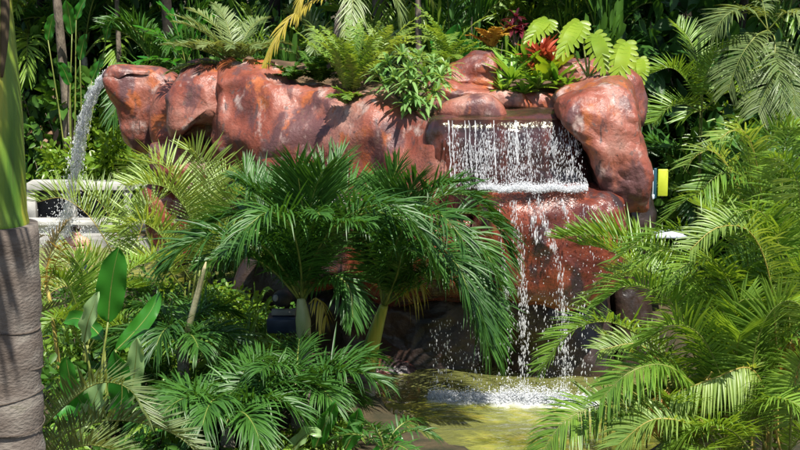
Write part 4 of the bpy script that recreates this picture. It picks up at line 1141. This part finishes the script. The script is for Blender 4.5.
# dead tuft and dry grass at the foot of the water-edge palm
for px, py, D, lab in [(352, 372, 23.0, 'withered grassy tuft left of the bright palm stem'), (394, 380, 23.0, 'withered grassy tuft on the bank right of the bright palm stem')]:
    q = pix(px, py, D); r = empty('grass_tuft', (q[0], q[1], gz(q[0], q[1]) - .02), lab, 'grass tuft')
    n = 150; a = rng.uniform(0, 6.28, n); e = rng.uniform(.2, 1.2, n)
    d = np.stack([np.cos(a) * np.cos(e), np.sin(a) * np.cos(e), np.sin(e)], 1)
    V, F, v = blades(rng.normal(0, .06, (n, 3)) * A([1, 1, .3]), d, np.tile(A([0, 0, 1.]), (n, 1)), rng.uniform(.25, .6, n), .035, .5, 4)
    obj('blades', mesh_np('blades', V, F, v), M['dry'], r)

# ------------------------------------------------------------------ background palms
def bg_palm_proto(nf, L, mat, kw, th=1.5):
    """returns list of (name, mesh, child mesh)"""
    out = []
    for k in range(nf):
        p = arc((0, 0, th), k * 360 / nf + rng.normal(0, 12), rng.uniform(35, 80), L * rng.uniform(.8, 1.15), rng.uniform(55, 105), 16)
        V, F, v = frond_geo(p, **kw)
        me = mesh_np('frond', V, F, v); me.materials.append(M[mat])
        tv, tf = tube(p, np.linspace(.022, .006, 16), 5); mr = mesh_np('rachis', tv, tf); mr.materials.append(M['rachis'])
        out.append((me, mr))
    tv, tf = tube(catmull([(0, 0, -.2), (.03, .02, th * .5), (0, 0, th)], 14), np.linspace(.10, .07, 14), 9)
    mt = mesh_np('trunk', tv, tf); mt.materials.append(M['palmtrunk'])
    return out, mt
BGK = dict(n=50, L=.74, wd=.045, a0=65, a1=25, vee=28, droop=.22, K=3, mode='flat', jitter=7, t0=.18)
bgp = [bg_palm_proto(9, 2.2, 'adonidia', BGK, 1.6), bg_palm_proto(10, 2.3, 'areca', {**BGK, 'wd': .035, 'n': 40}, 1.2), bg_palm_proto(9, 2.0, 'cycad', {**BGK, 'wd': .04, 'n': 40, 'L': .5}, 1.8)]
def bg_palm(px, D, v, s, label, group, h=1.0):
    x, y = at_ground(px, D)
    fr, mt = bgp[v]
    r = empty('jungle_palm', (x, y, gz(x, y)), label, 'palm', group)
    r.scale = (s, s, s * h); r.rotation_euler.z = random.uniform(0, 6.28)
    obj('trunk', mt, None, r)
    for me, mr in fr:
        f = obj('frond', me, None, r); obj('rachis', mr, None, f)
    return r
G_R = [(k + ' in the jungle behind the areca clump', g + ' behind the areca clump') for k, g in (('dark broad-bladed feather palm', 'dark feather palms'), ('lime fine-bladed feather palm', 'lime feather palms'), ('grey-green feather palm', 'grey-green feather palms'))]
for px, D, v, s, h in [(700, 31, 0, .95, 1.1), (665, 34, 0, 1, 1.2), (735, 30, 1, .9, 1.0), (790, 29, 0, 1, 1.1), (760, 33, 1, 1.2, 1.3), (720, 36, 0, 1.3, 1.4), (810, 33, 1, 1.3, 1.5), (680, 39, 1, 1.4, 1.4), (770, 38, 2, 1.5, 1.4)]:
    bg_palm(px, D, v, s, *G_R[v], h=h)
G_M = [(k + ' rising behind the planted rock top', g + ' behind the rock top') for k, g in (('dark broad-bladed feather palm', 'dark feather palms'), ('lime fine-bladed feather palm', 'lime feather palms'), ('grey-green feather palm', 'grey-green feather palms'))]
for px, D, v, s, h in [(330, 34, 2, 1.2, 1.9), (450, 35, 0, 1.2, 1.9), (520, 36, 1, 1.2, 1.9), (390, 36, 1, 1.3, 1.9), (260, 36, 1, 1.2, 1.9), (600, 35, 0, 1.2, 1.8), (560, 38, 1, 1.3, 1.9), (480, 40, 1, 1.4, 1.9)]:
    bg_palm(px, D, v, s, *G_M[v], h=h)
G_L = [(k + ' in the shade behind the hedge and thin grey trunks', g + ' behind the hedge') for k, g in (('dark broad-bladed feather palm', 'dark feather palms'), ('lime fine-bladed feather palm', 'lime feather palms'), ('grey-green feather palm', 'grey-green feather palms'))]
for px, D, v, s, h in [(170, 41, 0, 1.2, 1.5), (90, 44, 0, 1.4, 1.5), (140, 46, 1, 1.4, 1.6), (40, 45, 1, 1.4, 1.6)]:
    bg_palm(px, D, v, s, *G_L[v], h=h)

b = pix(702, 160, 29); b[2] = gz(b[0], b[1])
areca('jungle_palm', b, 'feather palm with two opposed arching fronds in front of the massive dark trunk', [
    [(700, 112, 29), (690, 86, 28.9), (672, 68, 28.8), (650, 74, 28.7)], [(702, 112, 29), (704, 85, 28.9), (714, 60, 28.8), (734, 44, 28.7)],
    [(702, 112, 29), (720, 96, 28.8), (738, 92, 28.6), (756, 104, 28.5)], [(700, 112, 29), (684, 104, 28.7), (668, 108, 28.5), (655, 122, 28.4)],
    [(702, 112, 29), (698, 70, 29.3), (690, 40, 29.6), (676, 24, 29.8)]], 'areca', L=.6, vee=30, n=50, wd=.032)
b = pix(772, 160, 28); b[2] = gz(b[0], b[1])
areca('jungle_palm', b, 'grey-green feather palm with pale hanging fronds above the areca clump', [
    [(768, 30, 28), (775, 40, 27.7), (772, 70, 27.4), (758, 112, 27.2)], [(768, 30, 28), (750, 10, 27.8), (728, 14, 27.6), (712, 34, 27.5)],
    [(768, 30, 28), (788, 12, 27.8), (806, 24, 27.6), (815, 50, 27.5)], [(768, 30, 28), (780, 60, 27.5), (792, 85, 27.3), (795, 118, 27.1)],
    [(768, 30, 28), (760, -5, 28.2), (742, -25, 28.4), (718, -28, 28.5)], [(768, 30, 28), (756, 36, 27.6), (740, 58, 27.4), (728, 90, 27.3)]], 'cycad', L=.7, vee=15, n=56, wd=.034, droop=.3)

# ------------------------------------------------------------------ trees
crown_lib = []
for v in range(3):
    V, F, va = cloud(3000, (2.6, 2.6, 1.7), .34, .42, clumps=26, droop=.3)
    me = mesh_np('crown', V, F, va); me.materials.append(M['bush'] if v else M['bush_d']); crown_lib.append(me)

def tree(name, pts, r, label, mat='bark', crown_z=None, v=0, group=None, cs=1.0, lean=(0, 0)):
    p0 = A(pts[0]); g0 = gz(p0[0], p0[1])
    rt = empty(name, (p0[0], p0[1], g0 - .1), label, 'tree', group)
    allp = [A([p0[0], p0[1], g0 - .1])] + [A(q) for q in pts[1:]]
    top_ = allp[-1]
    trunk(rt, allp, [r * 1.25, r, r * .9, r * .7], mat, sides=12, n=26)
    for k in range(4):
        a = k * 1.6 + rng.normal(0, .2); e = top_ + A([math.cos(a) * 1.3 * cs, math.sin(a) * 1.3 * cs, rng.uniform(.6, 1.3)])
        V, f = tube(catmull([top_ - A([0, 0, .5]), (top_ + e) / 2 + A([0, 0, .15]), e], 10), np.linspace(r * .5, r * .15, 10), 7)
        obj('limb', mesh_np('limb', V - A(rt.location), f), M[mat], rt)
    c = obj('crown', crown_lib[v], None, rt, tuple(top_ + A([lean[0], lean[1], .9]) - A(rt.location)))
    c.scale = (cs, cs, cs); c.rotation_euler.z = rng.uniform(0, 6.28)
    return rt
def tp(px0, py0, px1, py1, D, zt):
    a = pix(px0, py0, D); b_ = pix(px1, py1, D); s = (b_ - a); s = s / s[2]
    top_ = b_ + s * (zt - b_[2]); top_[0] = b_[0] + np.clip(top_[0] - b_[0], -1, 1)
    g0 = gz(a[0], D); base = a + s * (g0 - a[2])
    return [base, (base + b_) / 2 + A([.05, 0, 0]), b_, top_]
tree('jungle_tree', tp(68, 150, 57, 0, 41, 10.2), .13, 'slender pale grey trunk leaning left behind the water stream', v=1, cs=1.0)
tree('jungle_tree', tp(119, 120, 117, 0, 43, 10.4), .075, 'very thin straight trunk rising behind the spout arm', v=2, cs=1.0)
tree('jungle_tree', tp(46, 150, 40, 0, 45, 11.0), .10, 'thin dark trunk close beside the royal palm shaft', 'bark_d', v=0, cs=1.2)
tree('jungle_tree', tp(418, 80, 418, 0, 33, 9.6), .075, 'thin upright grey trunk behind the pale rosette bush', v=1, cs=1.0)
tree('jungle_tree', tp(462, 80, 470, 0, 37, 10.4), .12, 'mottled light trunk behind the reddish mound of rock', v=2, cs=1.1)
tree('jungle_tree', tp(553, 60, 556, 0, 40, 10.8), .14, 'mossy brown trunk behind the yellow split-leaf plant', v=1, cs=1.2)
tree('jungle_tree', tp(692, 80, 686, 0, 37, 10.6), .42, 'massive dark trunk in the shaded jungle right of the rock', 'bark_d', v=0, cs=1.4)
tree('jungle_tree', tp(385, 60, 380, 0, 39, 10.6), .22, 'broad shadowy trunk behind the fern on the rock top', v=2, cs=1.3)
# further trees whose crowns close the canopy above the picture
for k, (x, y, h, cs, v) in enumerate([(-13, 43, 9.5, 1.0, 1), (-9.5, 45, 10.5, 1.0, 0), (-6.5, 42, 10, 1.0, 2), (-3.5, 42, 10.4, 1.0, 1), (.5, 43, 11, 1.2, 0), (4, 39.5, 9.6, 1.0, 1), (8, 37, 9.6, 1.0, 2),
                                      (10.5, 33, 9.6, .9, 1), (7, 39, 11, 1.5, 0), (11, 38, 11, 1.5, 1), (-12, 47, 12, 1.6, 0), (-6, 48, 12.5, 1.7, 0), (1, 48, 12.5, 1.7, 0), (7, 46, 12.5, 1.7, 0), (13, 45, 12.5, 1.7, 0)]):
    tree('canopy_tree', [(x, y, 0), (x + .1, y, h * .4), (x, y, h * .7), (x + .15, y, h)], .16, 'shady jungle tree whose crown closes the canopy behind the rock', 'bark_d', v=v, cs=cs, group='canopy trees closing the jungle')
for x, y, h, cs, v in [(7.6, 35, 9.3, .8, 1), (4.6, 37.5, 9.6, .8, 0), (-1, 39, 9.9, .8, 1)]:  # crowns out of view, added and leaned forward to darken the jungle
    tree('canopy_tree', [(x, y, 0), (x + .1, y - .4, h * .4), (x, y - 1.5, h * .7), (x + .15, y - 3.4, h)], .13, 'leaning jungle tree with unseen crown, added to shade the undergrowth', 'bark_d', v=v, cs=cs, group='added leaning shade trees')

for px, D, key, s_, lab in [(205, 33, 'fine', .8, 'bushy shrub behind the cycad on the left rock end'), (285, 32.5, 'broad', .8, 'broad-leaved shrub behind the hanging yellow frond'), (312, 33.5, 'lime', .9, 'lime shrub between the yellow frond and the sword fern'),
                            (430, 33.5, 'lime', 1.0, 'lime shrub behind the pale dracaena bush'), (476, 33, 'fine', .9, 'fine-leaved shrub behind the withered orange fern'), (505, 34, 'lime', .9, 'lime shrub behind the maroon cordyline'), (370, 34, 'lime', 1.0, 'lime shrub behind the tall sword fern'), (590, 33, 'broad', .9, 'broad-leaved shrub behind the split-leaf plant')]:
    x, y = at_ground(px, D); shrub(key, x, y, s_, lab, None, sz=(5.6 - gz(x, y)) / (s_ * 1.5) * (1 + rng.normal(0, .08)))
# far wood closing the view
P_ = []
for lay in range(3):
    n = 6500
    y = 50 + lay * 2.5 + rng.normal(0, .8, n); x = rng.uniform(-24, 24, n); zmax = 13
    z = rng.uniform(1.5, zmax, n)
    base = np.stack([x, y, z], 1)
    d = nrm(rng.normal(0, 1, (n, 3)) + A([0, -.4, -.2])); nn_ = nrm(rng.normal(0, .6, (n, 3)) + A([0, -.5, .8]))
    P_.append(blades(base, d, nn_, rng.uniform(.4, .9, n), rng.uniform(.2, .4, n), .3, 3, 'leaf', .2))
V, F, va = merge(P_)
tag(obj('far_wood', mesh_np('far_wood', V, F, va), M['bush_d']), 'dark mass of distant jungle foliage closing the view', 'jungle', kind='stuff')

# ------------------------------------------------------------------ plants on the rock
def top_of(px, py, D): return pix(px, py, D)

# cycad with pale feathery leaves
b = pix(236, 66, 29.5)
cy = empty('cycad', b, 'pale green cycad fern with feathery fronds on the left rock top', 'cycad')
for az, el, l, bd in [(180, 35, 1.05, 40), (195, 12, 1.0, 40), (165, 55, 1.15, 50), (150, 70, 1.2, 60), (120, 75, 1.2, 60), (90, 60, 1.1, 60), (60, 70, 1.1, 70), (20, 50, .9, 70), (215, 45, 1.0, 60), (240, 55, .9, 80), (270, 60, .85, 90), (300, 55, .85, 80), (185, 60, 1.2, 50), (200, 30, 1.1, 30), (340, 45, .9, 70)]:
    add_frond(cy, arc(b, az, el, l * 1.35, bd, 14), 'cycad', 'rachis', .012, n=44, L=.36, wd=.03, a0=62, a1=30, vee=15, droop=.1, K=3, mode='flat', t0=.12)
# hanging yellow frond, its plant is a palm behind
b = pix(338, 52, 29.8)
yp = empty('jungle_palm', b, 'palm with a drooping yellow withered frond hanging over the rock edge', 'palm')
V, f = tube(catmull([b, b + A([0, .1, .6]), pix(345, 5, 30)], 10), np.linspace(.08, .06, 10), 9); obj('trunk', mesh_np('trunk', V - b, f), M['palmtrunk'], yp)
add_frond(yp, px_path([(345, -4, 30), (318, -2, 29.5), (290, 18, 29), (274, 44, 28.7), (262, 70, 28.5)], 18), 'yellow', 'rachis_y', .016, n=26, L=.42, wd=.05, a0=35, a1=15, vee=5, droop=.35, K=4, mode='flat', t0=.15)
add_frond(yp, px_path([(345, -4, 30), (326, -14, 29.6), (304, -6, 29.2), (296, 18, 29)], 14), 'yellow', 'rachis_y', .016, n=18, L=.4, wd=.045, a0=35, a1=15, vee=5, droop=.5, K=4, mode='flat', t0=.15)
for pts in [[(345, -4, 30), (352, -10, 29.6), (352, 12, 29.2), (346, 34, 29)], [(345, -4, 30), (368, -18, 29.8), (392, -8, 29.6), (402, 20, 29.5)], [(345, -4, 30), (330, -30, 30.2), (300, -40, 30.5), (270, -20, 30.6)], [(345, -4, 30), (372, -34, 30.3), (410, -30, 30.6), (432, 0, 30.8)]]:
    add_frond(yp, px_path(pts, 16), 'cycad', 'rachis', .016, n=34, L=.5, wd=.035, a0=55, a1=20, vee=10, droop=.4, K=4, mode='flat', t0=.12)

def fern(px, py, D, n, L, label, mat='fern', spread=(30, 85), azr=(0, 360), lw=.17, name='fern', bend=(40, 90)):
    b = pix(px, py, D); r = empty(name, b, label, 'fern')
    for k in range(n):
        az = azr[0] + (azr[1] - azr[0]) * (k + .5) / n + rng.normal(0, 10)
        add_frond(r, arc(b + rng.normal(0, .04, 3) * A([1, 1, 0]), az, rng.uniform(*spread), L * rng.uniform(.7, 1.15), rng.uniform(*bend), 12), mat, 'rachis', .007, n=26, L=lw, wd=.042, a0=72, a1=50, vee=8, droop=.15, K=3, prof='strap', mode='sin', t0=.06)
    return r
fern(352, 92, 27.9, 30, 1.45, 'large upright light green sword fern on the rock top beside the pale rosette bush', bend=(15, 60), spread=(45, 85))
fern(292, 80, 28.5, 9, .55, 'small dark fern hanging at the rock edge below the yellow frond', mat='bush', bend=(50, 110))
fern(320, 82, 28.4, 18, .7, 'short dark green fern between the yellow frond and the sword fern', mat='bush')
fern(382, 66, 29.4, 22, 1.3, 'pale lacy fern behind the pale rosette bush', mat='areca_l')
fern(348, 104, 26.9, 7, .45, 'little lime fern trailing over the rock rim', mat='fern', azr=(180, 360), bend=(60, 120))
fern(492, 48, 28.6, 9, .6, 'withered orange-brown fern behind the reddish mound', mat='orange', spread=(50, 85), bend=(40, 110))
fern(445, 66, 30.0, 20, 1.3, 'lime fern in front of the mottled trunk behind the rock', mat='fern')
fern(250, 72, 28.9, 10, .4, 'low dark fern at the foot of the cycad', mat='bush', bend=(50, 110))

def rosette_plant(px, py, D, label, cat, mat, stems_, leaf=.34, wd=.05, n=22, name='dracaena', stemmat='bark', droop=.35):
    b = pix(px, py, D); r = empty(name, b, label, cat)
    for (sx, sy, sd_) in stems_:
        t_ = pix(sx, sy, D + sd_)
        V, f = tube(catmull([b, (b + t_) / 2 + A([0, 0, -.02]), t_], 8), np.linspace(.022, .014, 8), 6)
        st = obj('stem', mesh_np('stem', V - b, f), M[stemmat], r)
        a = rng.uniform(0, 6.28, n); e = np.radians(rng.uniform(-20, 80, n))
        d = np.stack([np.cos(a) * np.cos(e), np.sin(a) * np.cos(e), np.sin(e)], 1)
        dirs = nrm(t_ - b)
        V, F, v = blades(np.tile(t_, (n, 1)) - dirs * rng.uniform(0, .12, (n, 1)), d, np.tile(A([0, 0, 1.]), (n, 1)) + d * -.2, leaf * rng.uniform(.7, 1.15, n), wd, droop, 4, 'strap', .2)
        obj('rosette', mesh_np('rosette', V - b, F, v), M[mat], st)
    return r
rosette_plant(408, 106, 26.6, 'bushy pale green dracaena with lance leaves spilling over the rock rim', 'dracaena', 'drac',
              [(388, 62, .1), (402, 52, 0), (420, 54, 0), (434, 62, .1), (442, 76, -.1), (394, 76, -.3), (410, 68, -.3), (426, 74, -.3), (438, 90, -.3), (402, 88, -.5), (416, 92, -.5), (428, 102, -.4), (406, 104, -.6), (384, 84, -.2), (412, 80, -.5), (448, 66, .2), (376, 72, .2), (418, 110, -.5)], leaf=.42, wd=.06, n=26)
rosette_plant(515, 46, 28.6, 'dark maroon cordyline rosette above the bromeliads', 'cordyline', 'maroon', [(512, 24, 0), (522, 28, .1), (506, 30, .1), (516, 16, .2)], leaf=.34, wd=.08, n=14, name='cordyline')

def leaf_rosette(px, py, D, label, mat, n=16, leaf=.4, wd=.06, name='bromeliad', cat='bromeliad', el=(15, 75), tone=None, group=None):
    """each leaf its own part, sharing one mesh"""
    b = pix(px, py, D); r = empty(name, b, label, cat, group)
    leaf *= 1.6; wd *= 1.5; n = int(n * 1.5)
    V, F, v = blades(np.zeros((1, 3)), A([[1., 0, 0]]), A([[0, 0, 1.]]), A([leaf]), wd, A([.25]), 5, 'strap', .3)
    me = mesh_np('leaf', V, F, v); me.materials.append(M[mat])
    for k in range(n):
        o = obj('leaf', me, None, r)
        o.rotation_euler = (rng.normal(0, .15), -math.radians(rng.uniform(*el)), k * 2.4 + rng.normal(0, .15))
        s = rng.uniform(.75, 1.15); o.scale = (s, s, s)
    return r
for px, py, D, n, lf_, lab in [(512, 80, 27.90, 22, .46, 'large spiky light green bromeliad above the waterfall lip'), (538, 88, 27.78, 18, .34, 'small light green bromeliad close to the basin rim'),
                              (556, 82, 27.86, 18, .36, 'green bromeliad below the red bromeliad'), (526, 66, 28.22, 16, .4, 'upright green bromeliad below the maroon rosette'),
                              (504, 92, 27.74, 14, .28, 'little bromeliad at the left end of the flower bed'), (566, 88, 27.78, 14, .28, 'little bromeliad at the right end of the flower bed'), (524, 94, 27.70, 14, .24, 'tiny bromeliad on the pale rim of the bed')]:
    leaf_rosette(px, py, D, lab, 'brom', n, lf_)
leaf_rosette(541, 58, 28.14, 'bright red bromeliad in the middle of the flower bed', 'red', 22, .34, .06)
leaf_rosette(552, 62, 28.06, 'salmon red bromeliad leaning to the split-leaf plant', 'red', 16, .26, .05)
leaf_rosette(532, 70, 27.98, 'small red bromeliad low in the flower bed', 'red', 10, .2, .04)
for px, py, D, lab in [(545, 80, 27.78, 'glossy lime broad-leaved plant in the middle of the bromeliads'), (552, 72, 27.90, 'glossy lime broad-leaved plant near the red bromeliads')]:
    leaf_rosette(px, py, D, lab, 'monstera', 8, .34, .15, 'broadleaf_plant', 'plant', (25, 70))

def monstera_leaf(tipdir, L, W):
    pass
b = pix(588, 78, 26.6)
mo = empty('monstera', b, 'split-leaf plant with large yellow-green notched leaves on the right rock top', 'monstera')
for (x0, y0, d0), (x1, y1, d1), W, bow in [((580, 22, 26.8), (562, 54, 26.3), .52, .06), ((594, 34, 26.5), (606, 70, 26.2), .50, .05), ((626, 42, 26.3), (616, 84, 25.9), .50, .05), ((548, 20, 27), (530, 40, 26.6), .48, .06), ((640, 58, 26.8), (640, 84, 26.5), .34, .04)]:
    p0, p1 = pix(x0, y0, d0), pix(x1, y1, d1)
    q = catmull([p0, (p0 + p1) / 2 + A([0, -.12, bow]), p1], 14)
    # notched blade: broad segments either side of the midrib over a narrow continuous web
    Tm = nrm(p1 - p0); up = nrm(A([-.35, -1, .55])); side = nrm(np.cross(Tm, up))
    V1, F1, v1 = paddle(q, W * .52, up=up, nw=5, wave=.0, fold=.1)
    n = 9; L_ = np.linalg.norm(p1 - p0); parts = [(V1, F1, np.full(len(V1), .5))]
    for s_ in (-1, 1):
        u = (np.arange(n) + .3) / n
        base = np.stack([np.interp(u * 13, np.arange(14), q[:, k]) for k in range(3)], 1)
        ang = np.radians(np.linspace(115, 22, n))
        d = np.cos(ang)[:, None] * Tm + np.sin(ang)[:, None] * side * s_
        ln = W * .5 * np.interp(u, [0, .25, .6, 1], [.8, 1.08, 1.0, .75])
        parts.append(blades(base, d, np.tile(up, (n, 1)), ln, L_ / n * 1.0 * np.interp(u, [0, .5, 1], [1.05, 1.0, .62]), .22, 5, 'blunt', .12, jit=.25))
    V, F, v = merge(parts)
    lf_ = obj('leaf', mesh_np('leaf', V - b, F, v), M['monstera'], mo)
    V, f = tube(catmull([b, (b + p0) / 2 + A([0, .1, .1]), p0], 10), np.linspace(.02, .012, 10), 6)
    obj('stalk', mesh_np('stalk', V - b, f), M['rachis'], lf_)

# big-leaved plants in the jungle edge
def big_leaf(px, py, D, label, leaves, mat='banana'):
    b = pix(px, py, D); b[2] = gz(b[0], b[1])
    ls = []
    for (x0, y0), (x1, y1), W in leaves:
        ls.append(([(x0, y0, D), ((x0 + x1) / 2, (y0 + y1) / 2 - 3, D - .15), (x1, y1, D - .3)], W, mat, [rng.normal(0, .3), -1, .6]))
    return paddle_plant('banana_plant', label, 'banana plant', b, ls)
big_leaf(70, 120, 40.5, 'banana plant with bright leaves between the thin trunks at the top', [((72, 34), (66, 0), .34), ((80, 60), (86, 34), .3), ((106, 40), (112, 14), .28), ((92, 80), (104, 60), .3), ((70, 85), (58, 62), .3), ((48, 40), (54, 14), .3), ((76, 20), (88, -4), .3)])
big_leaf(452, 90, 32.5, 'banana plant with broad leaf behind the reddish mound', [((452, 70), (458, 24), .5), ((446, 72), (432, 36), .45), ((460, 74), (478, 40), .45)])
b = pix(176, 70, 33); b[2] = gz(b[0], b[1])
areca('jungle_palm', b, 'glossy broad-leaflet palm in the shade behind the spout arm', [
    [(186, 66, 33), (176, 50, 32.8), (158, 34, 32.6), (136, 26, 32.4)], [(186, 66, 33), (180, 40, 33), (172, 18, 33), (160, 4, 33)],
    [(186, 66, 33), (166, 60, 32.6), (150, 58, 32.4), (138, 62, 32.3)], [(186, 66, 33), (196, 40, 33), (206, 22, 33), (214, 16, 33)]], 'banana', n=11, L=.45, wd=.13, vee=10, droop=.15)

# ------------------------------------------------------------------ white terrace with recess
def box(x0, x1, y0, y1, z0, z1, bev=.012):
    V = A([[x, y, z] for x in (x0, x1) for y in (y0, y1) for z in (z0, z1)])
    F = A([[0, 1, 3, 2], [4, 6, 7, 5], [0, 4, 5, 1], [2, 3, 7, 6], [0, 2, 6, 4], [1, 5, 7, 3]])
    return V, F
def boxobj(name, b_, mat, parent, bev=.02):
    V, F = box(*b_)
    o = obj(name, mesh_np(name, V - A(parent.location), F, smooth=False), M[mat], parent)
    md = o.modifiers.new('bevel', 'BEVEL'); md.width = bev; md.segments = 2
    return o
x0, x1 = pix(20, 200, 38)[0], pix(170, 200, 38)[0]
te = empty('terrace', ((x0 + x1) / 2, 38.3, -.5), 'low white pool terrace with dark recess behind the bather', 'terrace')
boxobj('wall', (x0, x1, 38.2, 38.6, -.5, .50), 'white', te)
boxobj('coping', (x0 - .05, x1 + .05, 38.08, 38.7, .502, .62), 'white', te)
boxobj('back_wall', (x0, x1, 39.3, 39.5, .3, 1.30), 'black', te)
boxobj('coping', (x0 - .05, x1 + .05, 38.9, 39.6, 1.302, 1.50), 'white', te)
for px in (30, 70, 128):
    x = pix(px, 200, 38.9)[0]; boxobj('pillar', (x - .12, x + .12, 38.95, 39.25, .3, 1.30), 'white', te)
boxobj('step', (x0 + .5, x1 - .5, 37.7, 38.198, -.5, .22), 'grey', te)

# ------------------------------------------------------------------ lime and navy panel on its pale frame
D = 28.5
b = pix(655, 235, D); b[2] = gz(b[0], b[1])
pn = empty('folded_lounger', b, 'upright lime yellow and navy backrest on a pale blue frame beside the rock', 'lounger')
def P3(px, py, dd=0): return pix(px, py, D + dd)
for nm, (xa, xb, ya, yb), mt, th in [('backrest', (657, 668, 169, 196), 'lime', .05), ('side_strip', (652.6, 656.8, 168, 198), 'teal', .05)]:
    a_, c_ = P3(xa, yb), P3(xb, ya)
    boxobj(nm, (a_[0], c_[0], D - th, D, a_[2], c_[2]), mt, pn, .015)
for xa, xb, ya, yb in [(651.0, 652.6, 170, 250), (649, 654, 194, 198.5)]:
    a_, c_ = P3(xa, yb), P3(xb, ya)
    boxobj('frame', (a_[0], c_[0], D - .07, D - .01, max(a_[2], b[2]), c_[2]), 'pblue', pn, .01)
a_, c_ = P3(649, 250), P3(651, 199)
boxobj('frame', (a_[0], c_[0] - .003, D - .09, D - .02, b[2], c_[2]), 'pblue', pn, .01)
a_, c_ = P3(653, 236), P3(690, 210)
boxobj('seat', (a_[0], c_[0], D - .3, D + .3, a_[2], a_[2] + .08), 'pblue', pn, .02)

# ------------------------------------------------------------------ dark floodlight by the grey stem
D = 23.0
b = pix(284, 345, D); b[2] = gz(b[0], b[1])
fl = empty('floodlight', b, 'dark navy garden floodlight box half hidden beside the grey palm stem', 'floodlight')
a_, c_ = pix(268, 330, D), pix(298, 315, D)
boxobj('housing', (a_[0], c_[0], D - .25, D + .2, a_[2], c_[2]), 'navy', fl, .03)
a_, c_ = pix(272, 313, D), pix(296, 309, D)
boxobj('bracket', (a_[0], c_[0], D - .1, D + .05, a_[2] - .02, c_[2]), 'grey', fl, .01)
q = pix(283, 300, D); t = np.linspace(0, 1, 10)
V, f = tube(np.stack([q[0] - .10 + .16 * t, q[1] - .12 + .3 * t, q[2] + .05 - .06 * t], 1), .14 * np.sin(np.pi * (.18 + .6 * t)), 16)
obj('lamp_head', mesh_np('lamp_head', V - b, f), M['black'], fl)
V, f = tube(A([q + A([-.115, -.135, .06]), q + A([-.10, -.12, .055])]), A([.05, .055]), 16); obj('lens', mesh_np('lens', V - b, f), M['grey'], fl)
V, f = tube(catmull([b, b + A([0, 0, .2]), pix(284, 329, D)], 8), .03, 8); obj('post', mesh_np('post', V - b, f), M['navy'], fl)

# ------------------------------------------------------------------ bather under the spout
q = pix(78, 241, 33.8)
bt = empty('person', (q[0], 33.8, -.50), 'bather seen from behind, dark hair and bare back, leaning under the falling water', 'person')
def skin(name, verts, edges, rad, mat, parent, sub=2, root_i=0):
    me = bpy.data.meshes.new(name); me.from_pydata([tuple(v) for v in verts], edges, []); me.update()
    o = obj(name, me, M[mat], parent)
    md = o.modifiers.new('skin', 'SKIN')
    for k, r in enumerate(rad):
        sv = me.skin_vertices[0].data[k]; sv.radius = (r, r) if not isinstance(r, tuple) else r; sv.use_root = (k == root_i)
    md.use_smooth_shade = True
    s = o.modifiers.new('subsurf', 'SUBSURF'); s.levels = sub; s.render_levels = sub
    return o
bv = [(0, 0, .92), (-.01, .02, 1.10), (-.02, .05, 1.26), (-.04, .08, 1.39), (-.06, .12, 1.47), (-.075, .15, 1.54), (-.08, .17, 1.63), (-.08, .17, 1.71),
      (.20, .08, 1.37), (.28, .02, 1.14), (.20, .16, .93), (.15, .30, .90),
      (-.26, .10, 1.38), (-.38, .20, 1.22), (-.28, .38, 1.34), (-.22, .46, 1.42),
      (.10, 0, .86), (.11, .03, .48), (.12, -.02, .06), (.12, .14, .03),
      (-.10, 0, .86), (-.12, .05, .48), (-.12, 0, .06), (-.12, .16, .03)]
be = [(0, 1), (1, 2), (2, 3), (3, 4), (4, 5), (5, 6), (6, 7), (3, 8), (8, 9), (9, 10), (10, 11), (3, 12), (12, 13), (13, 14), (14, 15), (0, 16), (16, 17), (17, 18), (18, 19), (0, 20), (20, 21), (21, 22), (22, 23)]
br = [(.17, .13), (.17, .13), (.20, .15), (.18, .13), .065, .085, .10, .07, .085, .055, .04, .03, .085, .055, .04, .03, .09, .065, .045, .035, .09, .065, .045, .035]
body = skin('body', bv, be, br, 'skin', bt)
for sx, hand in ((1, (.15, .30, .90)), (-1, (-.22, .46, 1.42))):
    vv, ee, rr = [hand], [], [.026]
    for f_ in range(5):
        a = (f_ - 2) * .35
        k = len(vv); l = [.05, .075, .08, .075, .06][f_]
        p1 = A(hand) + A([math.sin(a) * .035, .035, .01]); p2 = p1 + A([math.sin(a) * .02, l * .5, -.01]); p3 = p2 + A([0, l * .4, -.02])
        vv += [p1, p2, p3]; ee += [(0, k), (k, k + 1), (k + 1, k + 2)]; rr += [.011, .009, .007]
    skin('hand', vv, ee, rr, 'skin', bt, 1)
hv = [(-.08, .13, 1.55), (-.08, .15, 1.67), (-.08, .17, 1.73)]
skin('hair', hv, [(0, 1), (1, 2)], [.115, .128, .10], 'hair', bt)
skin('swim_trunks', [(0, 0, .98), (0, 0, .88), (.10, 0, .80), (.11, .02, .58), (-.10, 0, .80), (-.11, .03, .58)], [(0, 1), (1, 2), (2, 3), (1, 4), (4, 5)], [(.175, .135), (.175, .14), .11, .10, .11, .10], 'short', bt)
for sx in (-1, 1):
    skin('ear', [(-.08 + sx * .100, .17, 1.62), (-.08 + sx * .108, .165, 1.65)], [(0, 1)], [.02, .016], 'skin', bt, 1)
skin('nose', [(-.08, .268, 1.64), (-.08, .29, 1.61)], [(0, 1)], [.012, .018], 'skin', bt, 1)
